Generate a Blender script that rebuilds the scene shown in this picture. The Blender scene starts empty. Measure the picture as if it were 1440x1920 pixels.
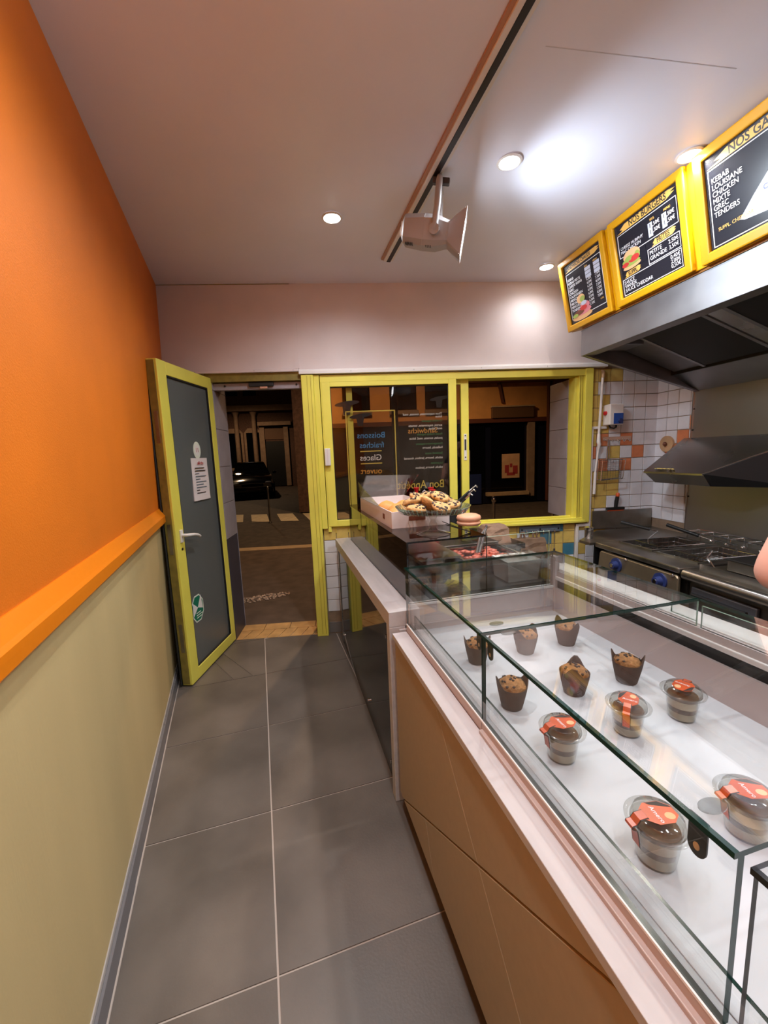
import bpy, bmesh, math, random
from mathutils import Vector, Matrix, noise as mnoise
R = math.radians
C = bpy.context.scene.collection
rnd = random.Random(7)

# ------------------------------------------------------------------ camera
CAM_H = 1.526
YAW, PITCH, ROLL, FPX = 0.29483, -0.14130, -0.03957, 758.7
fw_ = Vector((math.sin(YAW)*math.cos(PITCH), math.cos(YAW)*math.cos(PITCH), math.sin(PITCH)))
ri_ = Vector((math.cos(YAW), -math.sin(YAW), 0))
up_ = ri_.cross(fw_)
rr = ri_*math.cos(ROLL) + up_*math.sin(ROLL)
uu = -ri_*math.sin(ROLL) + up_*math.cos(ROLL)
cam_data = bpy.data.cameras.new('camera')
cam = bpy.data.objects.new('camera', cam_data); C.objects.link(cam)
cam.matrix_world = Matrix(((rr.x, uu.x, -fw_.x, 0), (rr.y, uu.y, -fw_.y, 0), (rr.z, uu.z, -fw_.z, CAM_H), (0, 0, 0, 1)))
cam_data.sensor_fit = 'VERTICAL'; cam_data.sensor_height = 24.0
cam_data.lens = FPX/1920*24.0
cam_data.clip_start = 0.02
bpy.context.scene.camera = cam

# ------------------------------------------------------------------ world, exposure
sc = bpy.context.scene
w = bpy.data.worlds.new('night'); sc.world = w; w.use_nodes = True
w.node_tree.nodes['Background'].inputs[0].default_value = (0.010, 0.008, 0.010, 1)
w.node_tree.nodes['Background'].inputs[1].default_value = 0.25
sc.view_settings.view_transform = 'Standard'; sc.view_settings.look = 'None'
sc.view_settings.gamma = 1.0; sc.view_settings.use_curve_mapping = False
sc.view_settings.exposure = 0.42
sc.cycles.max_bounces = 9; sc.cycles.transparent_max_bounces = 40
sc.cycles.diffuse_bounces = 5; sc.cycles.glossy_bounces = 5
sc.cycles.caustics_reflective = False; sc.cycles.caustics_refractive = False
sc.cycles.sample_clamp_indirect = 4.0
DOWN_W = 13.0        # each recessed ceiling lamp
FLOOD_W = 6.5       # track floodlight in view
FILL_FLOOD_W = 15.0      # added twin on the track behind the camera, lifts ceiling and orange wall
# recessed lamps on the ceiling: x, y, strength, warm?
DOWNLIGHTS = [(0.50, 2.42, 1.0, 0), (1.219, 1.80, 1.25, 0), (2.02, 1.56, 1.5, 1), (2.132, 2.68, 0.25, 0),
              (0.22, 1.12, 1.1, 0), (0.20, -0.35, 1.3, 0), (1.15, 0.10, .9, 0), (2.0, 0.0, 1.0, 0), (1.1, -1.3, 1.3, 0)]  # after the first here, unseen lamps added to light the room
CEIL = 2.845

# ------------------------------------------------------------------ frames (each wall and the counter have their own direction)
def frame(o, deg): return Matrix.Translation(Vector(o)) @ Matrix.Rotation(R(deg), 4, 'Z')
O = (-0.69472, 3.61983, 0)
FW = frame(O, -12.7)                      # x along the shop front, y to the street
CT = frame((.472, 1.4, 0), -2.6)          # x across the counter (to the kitchen), y along it
RO = (3.31961, 2.71517, 0)
RW = frame(RO, -8.0)                      # kitchen wall: x = into the wall, y = towards the street
ID = Matrix.Identity(4)

# ------------------------------------------------------------------ materials
def lin(c):
    return tuple(((v/12.92) if v <= .04045 else ((v+.055)/1.055)**2.4) for v in c)
def rgb(r, g, b): return lin((r/255, g/255, b/255)) + (1,)
MATS = {}
def mat(name, col, rough=.5, metal=0, var=0, vscale=6, bump=0, bscale=60, spec=.5, emit=None, estr=0, coat=0, stretch=None, trans=0, alpha=1, rvar=0):
    m = bpy.data.materials.new(name); m.use_nodes = True
    nt = m.node_tree; b = nt.nodes['Principled BSDF']
    b.inputs['Base Color'].default_value = col
    b.inputs['Roughness'].default_value = rough; b.inputs['Metallic'].default_value = metal
    b.inputs['Specular IOR Level'].default_value = spec
    b.inputs['Coat Weight'].default_value = coat
    b.inputs['Transmission Weight'].default_value = trans
    b.inputs['Alpha'].default_value = alpha
    if emit: b.inputs['Emission Color'].default_value = emit; b.inputs['Emission Strength'].default_value = estr
    if var or bump or rvar:
        tc = nt.nodes.new('ShaderNodeTexCoord'); mp = nt.nodes.new('ShaderNodeMapping')
        nt.links.new(tc.outputs['Object'], mp.inputs[0])
        if stretch: mp.inputs['Scale'].default_value = stretch
        n = nt.nodes.new('ShaderNodeTexNoise'); n.inputs['Scale'].default_value = vscale; n.inputs['Detail'].default_value = 6
        nt.links.new(mp.outputs[0], n.inputs[0])
        if var:
            mx = nt.nodes.new('ShaderNodeMix'); mx.data_type = 'RGBA'; mx.blend_type = 'MIX'
            mr = nt.nodes.new('ShaderNodeMapRange'); mr.inputs[1].default_value = .3; mr.inputs[2].default_value = .7
            nt.links.new(n.outputs[0], mr.inputs[0]); nt.links.new(mr.outputs[0], mx.inputs[0])
            mx.inputs[6].default_value = tuple(max(0, v*(1-var)) for v in col[:3])+(1,)
            mx.inputs[7].default_value = tuple(min(1, v*(1+var)) for v in col[:3])+(1,)
            nt.links.new(mx.outputs[2], b.inputs['Base Color'])
        if rvar:
            mr2 = nt.nodes.new('ShaderNodeMapRange'); mr2.inputs[3].default_value = max(0, rough-rvar); mr2.inputs[4].default_value = min(1, rough+rvar)
            nt.links.new(n.outputs[0], mr2.inputs[0]); nt.links.new(mr2.outputs[0], b.inputs['Roughness'])
        if bump:
            n2 = nt.nodes.new('ShaderNodeTexNoise'); n2.inputs['Scale'].default_value = bscale; n2.inputs['Detail'].default_value = 4
            nt.links.new(mp.outputs[0], n2.inputs[0])
            bp = nt.nodes.new('ShaderNodeBump'); bp.inputs['Strength'].default_value = bump; bp.inputs['Distance'].default_value = .01
            nt.links.new(n2.outputs[0], bp.inputs['Height']); nt.links.new(bp.outputs[0], b.inputs['Normal'])
    MATS[name] = m
    return m
def glass(name, tint, refl=1.0, rough=0.0, base=.04):
    """flat pane: what is behind shows straight through, tinted, plus a Schlick reflection"""
    m = bpy.data.materials.new(name); m.use_nodes = True
    nt = m.node_tree; nt.nodes.clear()
    out = nt.nodes.new('ShaderNodeOutputMaterial'); mix = nt.nodes.new('ShaderNodeMixShader')
    tr = nt.nodes.new('ShaderNodeBsdfTransparent'); tr.inputs[0].default_value = tint
    gl = nt.nodes.new('ShaderNodeBsdfGlossy'); gl.inputs['Roughness'].default_value = rough
    lw = nt.nodes.new('ShaderNodeLayerWeight'); lw.inputs[0].default_value = .5
    p = nt.nodes.new('ShaderNodeMath'); p.operation = 'POWER'; p.inputs[1].default_value = 5
    ma = nt.nodes.new('ShaderNodeMath'); ma.operation = 'MULTIPLY_ADD'; ma.inputs[1].default_value = (1-base)*refl; ma.inputs[2].default_value = base*refl
    nt.links.new(lw.outputs['Facing'], p.inputs[0]); nt.links.new(p.outputs[0], ma.inputs[0])
    nt.links.new(ma.outputs[0], mix.inputs[0]); nt.links.new(tr.outputs[0], mix.inputs[1]); nt.links.new(gl.outputs[0], mix.inputs[2])
    nt.links.new(mix.outputs[0], out.inputs[0])
    MATS[name] = m
    return m
M_orange = mat('orange_paint', rgb(216, 112, 12), .55, var=.07, vscale=2.5, bump=.12, bscale=220)
M_rail = mat('orange_gloss_rail', rgb(224, 122, 12), .35, bump=.05, bscale=40)
M_beige = mat('beige_paint', rgb(190, 168, 120), .6, var=.09, vscale=3, bump=.10, bscale=200, stretch=(1, 1, .15))
M_ceil = mat('ceiling_paint', rgb(226, 229, 244), .36, var=.03, vscale=2, bump=.03, bscale=120)
M_bulk = mat('bulkhead_paint', rgb(212, 200, 199), .5, var=.05, vscale=3, bump=.06, bscale=150)
M_plaster = mat('plaster_back', rgb(205, 190, 170), .7, var=.05, vscale=3)
M_floor = mat('floor_tile', rgb(102, 92, 84), .42, var=.30, vscale=2.6, bump=.05, bscale=120, rvar=.12)
M_grout = mat('floor_grout', rgb(186, 170, 158), .8)
M_skirt = mat('skirting_tile', rgb(112, 108, 110), .4, var=.12, vscale=5)
M_skirttop = mat('skirting_filler', rgb(168, 160, 155), .7, var=.1)
M_tw = mat('tile_white', rgb(218, 220, 226), .22, var=.06, vscale=9)
M_ty = mat('tile_yellow', rgb(205, 178, 98), .28, var=.14, vscale=14)
M_to = mat('tile_orange', rgb(206, 128, 88), .28, var=.12, vscale=12)
M_tb = mat('tile_blue', rgb(66, 118, 140), .3, var=.12, vscale=12)
M_tgrout = mat('tile_grout', rgb(132, 112, 92), .85, var=.15, vscale=20)
M_tdark = mat('tile_grey_base', rgb(110, 106, 104), .4, var=.1)
M_yel = mat('yellow_frame_paint', rgb(224, 214, 90), .4, var=.05, vscale=6)
M_yeldk = mat('yellow_frame_edge', rgb(128, 112, 48), .55, var=.2, vscale=20)
M_yelgr = mat('yellow_groove', rgb(160, 142, 44), .6)
M_doorg = mat('door_grey_glazing', rgb(92, 96, 95), .32, var=.05, vscale=1.5)
M_gasket = mat('black_gasket', rgb(20, 20, 20), .6)
M_whitep = mat('white_plastic', rgb(222, 218, 214), .4)
M_chrome = mat('chrome', (.75, .75, .76, 1), .12, metal=1)
M_steel = mat('brushed_steel', (.46, .45, .44, 1), .27, metal=1, var=.05, vscale=3, rvar=.05)
M_steels = mat('wall_sheet_steel', (.40, .385, .37, 1), .40, metal=1, var=.04, vscale=2)
M_steelh = mat('brushed_steel_hood', (.30, .30, .315, 1), .45, metal=1, var=.10, vscale=5, rvar=.06)
M_steeld = mat('greasy_steel', (.30, .285, .26, 1), .36, metal=1, var=.25, vscale=7, rvar=.14)
M_black = mat('matt_black', rgb(16, 16, 17), .5)
M_filter = mat('hood_filter', rgb(26, 26, 28), .55, metal=.3)
M_hoodin = mat('hood_inside', (.20, .20, .22, 1), .45, metal=.8, var=.15)
M_blkgloss = mat('black_gloss_glass', rgb(12, 12, 13), .04, spec=.6)
M_wood = mat('pale_laminate', rgb(190, 183, 182), .38, var=.07, vscale=4, stretch=(10, 1, 10))
M_pink = mat('pinkish_rail', rgb(182, 162, 154), .42)
M_panel = mat('tan_front_panel', rgb(170, 148, 118), .5, var=.03, vscale=40)
M_groove = mat('panel_groove', rgb(78, 56, 38), .7)
M_kick = mat('dark_kickboard', rgb(30, 20, 22), .6)
M_deck = mat('white_case_floor', rgb(196, 196, 201), .42, var=.025, vscale=8)
M_case = mat('case_grey_inner', rgb(196, 184, 182), .45)
M_casew = mat('case_white_trim', rgb(226, 222, 220), .4)
G_case = glass('display_glass', (.974, .985, .98, 1), 1.7)
G_edge = mat('glass_green_edge', rgb(16, 52, 46), .2, spec=.25)
G_edgel = mat('glass_pale_edge', rgb(150, 178, 160), .1, spec=.6)
G_dark = glass('smoked_glass', (.50, .45, .42, 1), 1.0)
G_win = glass('window_glass', (.82, .80, .78, 1), .9)
G_film = glass('clear_plastic', (.96, .96, .95, 1), 1.0, rough=.08)
G_cup = glass('clear_cup_plastic', (.90, .90, .88, 1), 1.6, rough=.06)
G_clip = glass('clip_plate', (.72, .73, .72, 1), 2.2, rough=.08)
M_boardY = mat('menu_yellow', rgb(212, 156, 6), .35)
M_boardK = mat('menu_black', rgb(30, 32, 42), .22)
M_ink = mat('white_print', rgb(232, 234, 240), .4)
M_gold = mat('gold_print', rgb(232, 184, 92), .5)
M_inkd = mat('dark_print', rgb(36, 28, 26), .5)
M_bun = mat('print_bun', rgb(222, 176, 128), .5); M_let = mat('print_lettuce', rgb(150, 170, 80), .5)
M_tom = mat('print_tomato', rgb(196, 52, 48), .5); M_ham = mat('print_ham', rgb(214, 130, 140), .5)
M_patty = mat('print_patty', rgb(110, 62, 40), .5); M_wrap = mat('print_wrap', rgb(190, 200, 220), .5)
M_pblue = mat('print_blue', rgb(70, 90, 190), .5)
M_lampw = mat('lamp_glow', (1, 1, 1, 1), .5, emit=(1, .97, .93, 1), estr=30)
M_lampy = mat('lamp_glow_warm', (1, 1, 1, 1), .5, emit=(1, .86, .68, 1), estr=14)
M_floodface = mat('flood_glow', (1, 1, 1, 1), .5, emit=(.86, .94, 1, 1), estr=10)
M_lampbody = mat('grey_lamp_metal', rgb(158, 156, 158), .4, var=.03)
M_track = mat('track_black', rgb(34, 26, 26), .5)
M_batten = mat('track_batten', rgb(176, 132, 104), .5, var=.1, stretch=(6, .4, 6))
M_muffin = mat('muffin_crumb', rgb(160, 112, 66), .8, var=.3, vscale=60, bump=.6, bscale=120)
M_choc = mat('chocolate', rgb(52, 32, 24), .5)
M_paper = mat('brown_muffin_paper', rgb(84, 62, 50), .75, var=.14, vscale=30)
M_cream = mat('cream_layer', rgb(214, 200, 176), .5, var=.06, vscale=40)
M_brown = mat('brown_cream_layer', rgb(128, 96, 76), .6, var=.15, vscale=40)
M_stick = mat('orange_sticker', rgb(198, 82, 40), .3, var=.12, vscale=30)
M_cookie = mat('cookie_dough', rgb(204, 158, 100), .75, var=.22, vscale=40, bump=.5, bscale=90)
M_bunb = mat('bread_crust', rgb(214, 148, 78), .55, var=.18, vscale=12)
M_box = mat('white_card', rgb(226, 214, 212), .6)
M_boxin = mat('window_brown', rgb(120, 62, 40), .6)
M_kraft = mat('brown_kraft_paper', rgb(132, 104, 84), .8, var=.18, vscale=18, bump=.4, bscale=30)
M_red = mat('red_plastic', rgb(184, 24, 32), .35)
M_salm = mat('salmon_lid', rgb(224, 164, 130), .45, var=.08)
M_food = mat('tomato_pieces', rgb(186, 92, 72), .4, var=.3, vscale=30)
M_foodg = mat('green_pieces', rgb(110, 128, 70), .5, var=.3, vscale=30)
M_blue = mat('blue_plastic', rgb(36, 74, 150), .3)
M_bluedk = mat('dark_blue_knob', rgb(40, 52, 100), .25)
M_greyrail = mat('grey_rail', rgb(92, 104, 116), .45)
M_cheese = mat('grated_cheese', rgb(236, 214, 130), .6)
M_skin = mat('skin', rgb(226, 172, 152), .55, var=.05, vscale=10)
M_shirt = mat('black_cotton', rgb(24, 24, 28), .9)
M_jean = mat('dark_trousers', rgb(28, 32, 46), .9)
M_hair = mat('dark_hair', rgb(40, 28, 22), .7)
M_glove = mat('teal_glove', rgb(20, 120, 112), .4)
M_eye = mat('eye_white', rgb(235, 232, 228), .3)
M_lip = mat('lips', rgb(180, 96, 90), .5)
M_stgreen = mat('green_sticker', rgb(12, 110, 84), .4)
M_stpale = mat('pale_sticker', rgb(214, 220, 206), .5)
M_paperw = mat('white_paper', rgb(216, 206, 206), .7)
M_terra = mat('terracotta_tile', rgb(196, 150, 92), .6, var=.2, vscale=9)
M_pave = mat('street_pavement', rgb(92, 74, 62), .8, var=.25, vscale=6)
M_road = mat('street_asphalt', rgb(74, 64, 56), .75, var=.3, vscale=8)
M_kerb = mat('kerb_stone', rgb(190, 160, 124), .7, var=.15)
M_zebra = mat('zebra_paint', rgb(225, 205, 170), .7, var=.15)
M_lightpatch = mat('light_patch_stone', rgb(206, 176, 150), .7, var=.5, vscale=50, bump=1, bscale=60)  # pale colour stands in for reflected light on the pavement
M_revt = mat('reveal_grey_tile', rgb(150, 142, 148), .45, var=.1, vscale=6)
M_revd = mat('reveal_dark_tile', rgb(58, 58, 70), .4, var=.1)
M_fac = mat('facade_orange', rgb(222, 158, 90), .8, var=.1, vscale=3)
M_facb = mat('facade_brick', rgb(92, 66, 54), .85, var=.3, vscale=14)
M_facs = mat('facade_stone', rgb(150, 124, 102), .8, var=.15)
M_shop = mat('shopfront_dark', rgb(20, 22, 40), .3)
M_shopb = mat('shopfront_brown', rgb(96, 50, 34), .6)
M_sign = mat('sign_board_brown', rgb(108, 76, 50), .6)
M_poster = mat('poster_paper', rgb(214, 170, 130), .6, var=.1)
M_carp = mat('car_black_paint', rgb(10, 10, 12), .12, coat=1)
M_carg = mat('car_glass', rgb(8, 9, 12), .03)
M_headl = mat('car_headlamp', rgb(220, 225, 230), .08)
M_rub = mat('rubber', rgb(14, 14, 14), .8)
M_txG = mat('letter_yellow', rgb(232, 208, 90), .5); M_txW = mat('letter_white', rgb(232, 230, 225), .5)
M_txB = mat('letter_blue', rgb(64, 140, 196), .5); M_txGr = mat('letter_green', rgb(50, 120, 66), .5)
M_txO = mat('letter_orange', rgb(222, 160, 60), .5); M_txR = mat('letter_red', rgb(170, 60, 60), .5)
M_board = mat('wood_board', rgb(186, 150, 112), .6, var=.15, stretch=(1, 1, .1))
M_container = mat('milky_plastic', rgb(222, 216, 210), .5)

# ------------------------------------------------------------------ mesh builder
class MB:
    def __init__(s): s.bm = bmesh.new(); s.mi = 0
    def _f(s, vs):
        try: f = s.bm.faces.new(vs); f.material_index = s.mi; return f
        except ValueError: return None
    def box(s, x0, x1, y0, y1, z0, z1, bev=0, seg=2):
        v = [s.bm.verts.new((x, y, z)) for x in (x0, x1) for y in (y0, y1) for z in (z0, z1)]
        fs = [s._f([v[i] for i in q]) for q in ((0, 1, 3, 2), (4, 6, 7, 5), (0, 4, 5, 1), (2, 3, 7, 6), (0, 2, 6, 4), (1, 5, 7, 3))]
        if bev:
            es = list({e for f in fs for e in f.edges})
            g = bmesh.ops.bevel(s.bm, geom=es, offset=bev, segments=seg, affect='EDGES', profile=.5, clamp_overlap=True)
            for f in g['faces']: f.material_index = s.mi
        return s
    def hexa(s, p):  # 8 points: bottom 4 ccw, top 4 ccw
        v = [s.bm.verts.new(q) for q in p]
        for q in ((3, 2, 1, 0), (4, 5, 6, 7), (0, 1, 5, 4), (1, 2, 6, 5), (2, 3, 7, 6), (3, 0, 4, 7)): s._f([v[i] for i in q])
        return s
    def prism(s, poly, d0, d1, axis='z', bev=0):
        def P(a, b, d): return {'z': (a, b, d), 'x': (d, a, b), 'y': (a, d, b)}[axis]
        A = [s.bm.verts.new(P(a, b, d0)) for a, b in poly]; B = [s.bm.verts.new(P(a, b, d1)) for a, b in poly]
        n = len(poly); fs = [s._f(A[::-1]), s._f(B)]
        for i in range(n): fs.append(s._f([A[i], A[(i+1) % n], B[(i+1) % n], B[i]]))
        fs = [f for f in fs if f]
        bmesh.ops.recalc_face_normals(s.bm, faces=fs)
        if bev:
            es = list({e for f in fs for e in f.edges})
            g = bmesh.ops.bevel(s.bm, geom=es, offset=bev, segments=1, affect='EDGES', clamp_overlap=True)
            for f in g['faces']: f.material_index = s.mi
        return s
    def tube(s, pts, r, seg=8, cap=True):
        pts = [Vector(p) for p in pts]; rs = r if isinstance(r, (list, tuple)) else [r]*len(pts)
        rings = []; prev = None
        for i, p in enumerate(pts):
            t = (pts[min(i+1, len(pts)-1)]-pts[max(i-1, 0)]).normalized()
            if prev is None: a = t.orthogonal().normalized()
            else:
                a = prev - t*prev.dot(t); a.normalize()
            prev = a; b = t.cross(a)
            rings.append([s.bm.verts.new(p+(a*math.cos(2*math.pi*k/seg)+b*math.sin(2*math.pi*k/seg))*rs[i]) for k in range(seg)])
        for i in range(len(rings)-1):
            for k in range(seg): s._f([rings[i][k], rings[i][(k+1) % seg], rings[i+1][(k+1) % seg], rings[i+1][k]])
        if cap: s._f(rings[0][::-1]); s._f(rings[-1])
        return s
    def lathe(s, prof, c=(0, 0, 0), seg=28, wob=None, close=True):
        rings = []
        for r, z in prof:
            if r < 1e-6: rings.append([s.bm.verts.new((c[0], c[1], c[2]+z))])
            else:
                rings.append([s.bm.verts.new((c[0]+r*(wob(k, z) if wob else 1)*math.cos(2*math.pi*k/seg), c[1]+r*(wob(k, z) if wob else 1)*math.sin(2*math.pi*k/seg), c[2]+z)) for k in range(seg)])
        for A, B in zip(rings, rings[1:]):
            for k in range(seg):
                k2 = (k+1) % seg
                if len(A) == 1 and len(B) == 1: continue
                if len(A) == 1: s._f([A[0], B[k2], B[k]])
                elif len(B) == 1: s._f([A[k], A[k2], B[0]])
                else: s._f([A[k], A[k2], B[k2], B[k]])
        if close:
            if len(rings[0]) > 1: s._f(rings[0][::-1])
            if len(rings[-1]) > 1: s._f(rings[-1])
        return s
    def blob(s, c, sx, sy, sz, amp=.12, freq=3., sub=2, seed=0):
        g = bmesh.ops.create_icosphere(s.bm, subdivisions=sub, radius=1)
        for v in g['verts']:
            d = v.co.normalized(); k = 1+amp*mnoise.noise(d*freq+Vector((seed*3.1, seed*1.7, seed)))
            v.co = Vector((c[0]+d.x*sx*k, c[1]+d.y*sy*k, c[2]+d.z*sz*k))
        for v in g['verts']:
            for f in v.link_faces: f.material_index = s.mi
        return s
    def quad(s, p):
        s._f([s.bm.verts.new(q) for q in p]); return s
    def xform(s, m):
        bmesh.ops.transform(s.bm, matrix=m, verts=s.bm.verts); return s

def link(name, mb, mats, parent=None, m=None, base=None, smooth=None):
    if base is not None: bmesh.ops.translate(mb.bm, vec=-Vector(base), verts=mb.bm.verts)
    me = bpy.data.meshes.new(name)
    mb.bm.to_mesh(me); mb.bm.free()
    for x in (mats if isinstance(mats, (list, tuple)) else [mats]): me.materials.append(x)
    if smooth:
        me.polygons.foreach_set('use_smooth', [True]*len(me.polygons))
        me.set_sharp_from_angle(angle=R(smooth))
    o = bpy.data.objects.new(name, me); C.objects.link(o)
    if parent is not None: o.parent = parent
    if m is not None: o.matrix_local = m
    return o
def tag(o, label=None, cat=None, group=None, kind=None):
    for k, v in (('label', label), ('category', cat), ('group', group), ('kind', kind)):
        if v: o[k] = v
    return o
class T:
    """a thing: an Empty at its base; parts are given in the frame's own coordinates"""
    def __init__(s, name, F, base, label=None, cat=None, group=None, kind=None):
        s.base = Vector(base)
        s.o = bpy.data.objects.new(name, None); C.objects.link(s.o)
        s.o.empty_display_size = .05
        s.o.matrix_local = F @ Matrix.Translation(s.base)
        tag(s.o, label, cat, group, kind)
    def part(s, name, mb, mats, label=None, parent=None, smooth=None, kind=None):
        o = link(name, mb, mats, parent or s.o, None, s.base, smooth)
        return tag(o, label, kind=kind)
    def text(s, name, body, pos, xd, yd, size, m, parent=None, align='LEFT', ext=.0006, xs=1.0, space=1.0, bold=0):
        return text(name, body, Vector(pos)-s.base, xd, yd, size, m, parent or s.o, align, ext, xs, space, bold)
def text(name, body, pos, xd, yd, size, m, parent, align='LEFT', ext=.0006, xs=1.0, space=1.0, bold=0):
    cu = bpy.data.curves.new(name, 'FONT'); cu.body = body; cu.size = size; cu.extrude = ext
    cu.align_x = align; cu.space_line = space; cu.resolution_u = 3
    cu.materials.append(m)
    cu.offset = bold
    tmp = bpy.data.objects.new(name, cu)
    me = bpy.data.meshes.new_from_object(tmp); me.name = name
    if not me.materials: me.materials.append(m)
    bpy.data.objects.remove(tmp)
    o = bpy.data.objects.new(name, me); C.objects.link(o)
    X = Vector(xd).normalized(); Y = Vector(yd).normalized(); Z = X.cross(Y)
    mm = Matrix(((X.x*xs, Y.x, Z.x, pos[0]), (X.y*xs, Y.y, Z.y, pos[1]), (X.z*xs, Y.z, Z.z, pos[2]), (0, 0, 0, 1)))
    o.parent = parent; o.matrix_local = mm
    return o
def solid(name, mb, mats, F=ID, label=None, cat=None, group=None, kind=None, base=None, smooth=None):
    o = link(name, mb, mats, None, F @ Matrix.Translation(Vector(base)) if base is not None else F, base, smooth)
    return tag(o, label, cat, group, kind)
def copy_thing(root, mat4, label=None):
    r = root.copy(); C.objects.link(r); r.matrix_local = mat4
    if label: r['label'] = label
    for ch in list(root.children):
        c = ch.copy(); C.objects.link(c); c.parent = r
        for g in list(ch.children):
            d = g.copy(); C.objects.link(d); d.parent = c
    return r
def clip(poly, nx, ny, d):
    """keep nx*x+ny*y <= d"""
    out = []
    for i, (x, y) in enumerate(poly):
        x2, y2 = poly[(i+1) % len(poly)]
        a, b = nx*x+ny*y-d, nx*x2+ny*y2-d
        if a <= 0: out.append((x, y))
        if a*b < 0: t = a/(a-b); out.append((x+(x2-x)*t, y+(y2-y)*t))
    return out
def clip_line(poly, p, q, gap=0):
    """keep the left side of p->q"""
    dx, dy = q[0]-p[0], q[1]-p[1]; l = math.hypot(dx, dy); nx, ny = dy/l, -dx/l
    return clip(poly, nx, ny, nx*p[0]+ny*p[1]-gap)
def area(p): return abs(sum(p[i][0]*p[(i+1) % len(p)][1]-p[(i+1) % len(p)][0]*p[i][1] for i in range(len(p))))/2 if len(p) > 2 else 0
def fpt(F, x, y, z=0): return F @ Vector((x, y, z))

# ------------------------------------------------------------------ lamps of the room (built first: they are the light)
def lamp_light(name, kind, mw, energy, col, parent=None, **k):
    l = bpy.data.lights.new(name, kind); l.energy = energy; l.color = col
    for a, b in k.items(): setattr(l, a, b)
    o = bpy.data.objects.new(name, l); C.objects.link(o)
    if parent: o.parent = parent
    o.matrix_local = mw
    return o
DL_LABEL = ['round recessed ceiling lamp left of the black track, lone one in view there', 'round recessed ceiling lamp between the track floodlight and the menu boards',
            'warm recessed ceiling lamp right above the yellow menu boards', 'small recessed ceiling lamp far away by the white bulkhead, near the first menu board',
            'recessed ceiling lamp above the top edge of the photo, left of the track', 'unseen recessed ceiling lamp added behind the camera by the orange wall',
            'unseen recessed ceiling lamp added above the near display case', 'unseen recessed ceiling lamp added over the kitchen aisle', 'unseen recessed ceiling lamp added at the back of the shop']
for i, (x, y, s_, warm) in enumerate(DOWNLIGHTS):
    t = T('recessed_lamp', ID, (x, y, CEIL), DL_LABEL[i], 'ceiling lamp', 'recessed ceiling lamps')
    t.part('lamp_ring', MB().lathe([(.042, -.001), (.056, -.003), (.058, -.006), (.047, -.010), (.042, -.004)], (x, y, CEIL), close=False), M_casew, smooth=40)
    t.part('bulb', MB().lathe([(0, -.016), (.026, -.015), (.039, -.011), (.044, -.002)], (x, y, CEIL), close=False), M_lampy if warm else M_lampw, smooth=60)
    lamp_light('lamp_beam', 'SPOT', Matrix.Translation((0, 0, -.03)), DOWN_W*s_*math.pi, (1, .93, .84) if warm else (.93, .965, 1), t.o, spot_size=R(165), spot_blend=.9, shadow_soft_size=.03)

# ------------------------------------------------------------------ floor
def lx(y, z=0):       # left wall face, x at given y; it leans in slightly towards the ceiling
    b = -.540-.070*(y-1.086); t = -.495-.0525*(y-1.086)
    return b+(t-b)*z/2.84
fl_poly = [(lx(-2.6)-.1, -2.6), (3.3, -2.6), (4.3, 2.6), tuple(fpt(FW, 4.3, .3))[:2], tuple(fpt(FW, -.2, 0.02))[:2]]
floor = solid('floor', MB().prism(fl_poly, -.08, -.004), M_grout, kind='structure')
f0, f1 = fpt(FW, 0, -.003), fpt(FW, 4, -.003)
TS, TX, TY = .6, -.063, 2.865
def floor_tile(poly):
    if area(poly) < .0015: return
    c = (sum(p[0] for p in poly)/len(poly), sum(p[1] for p in poly)/len(poly))
    mb = MB().prism([(p[0]-c[0], p[1]-c[1]) for p in poly], -.006, 0.0)
    o = link('tile', mb, M_floor, floor, Matrix.Translation((c[0], c[1], rnd.uniform(-.0004, .0002))))
g = .0034
for i in range(-1, 6):
    for j in range(-1, 9):
        x0, y1 = TX+i*TS, TY+(1-j)*TS
        p = [(x0+g, y1-TS+g), (x0+TS-g, y1-TS+g), (x0+TS-g, y1-g), (x0+g, y1-g)]
        # left edge follows the skirting, far edge the door threshold, right edge the kitchen wall
        p = clip_line(p, (lx(-2)+.030, -2), (lx(3.6)+.030, 3.6)) if False else clip(p, -1, -.07, -(lx(0)+.026))
        if len(p) > 2: p = clip_line(p, (f1.x, f1.y), (f0.x, f0.y))
        a_, b_ = fpt(RW, -.01, 0), fpt(RW, -.01, -5)
        if len(p) > 2: p = clip_line(p, (b_.x, b_.y), (a_.x, a_.y))
        if len(p) < 3: continue
        if i == -1 and j == 0:        # the tile cut twice across its corner by the open door
            q1, q2, q3, q4 = (-.299, 3.143), (-.159, 2.878), (-.385, 3.075), (-.300, 2.895)
            floor_tile(clip_line(p, q1, q2, .0015))
            r_ = clip_line(p, q2, q1, .0015)
            floor_tile(clip_line(r_, q3, q4, .0015)); floor_tile(clip_line(r_, q4, q3, .0015))
        else: floor_tile(p)

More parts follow.
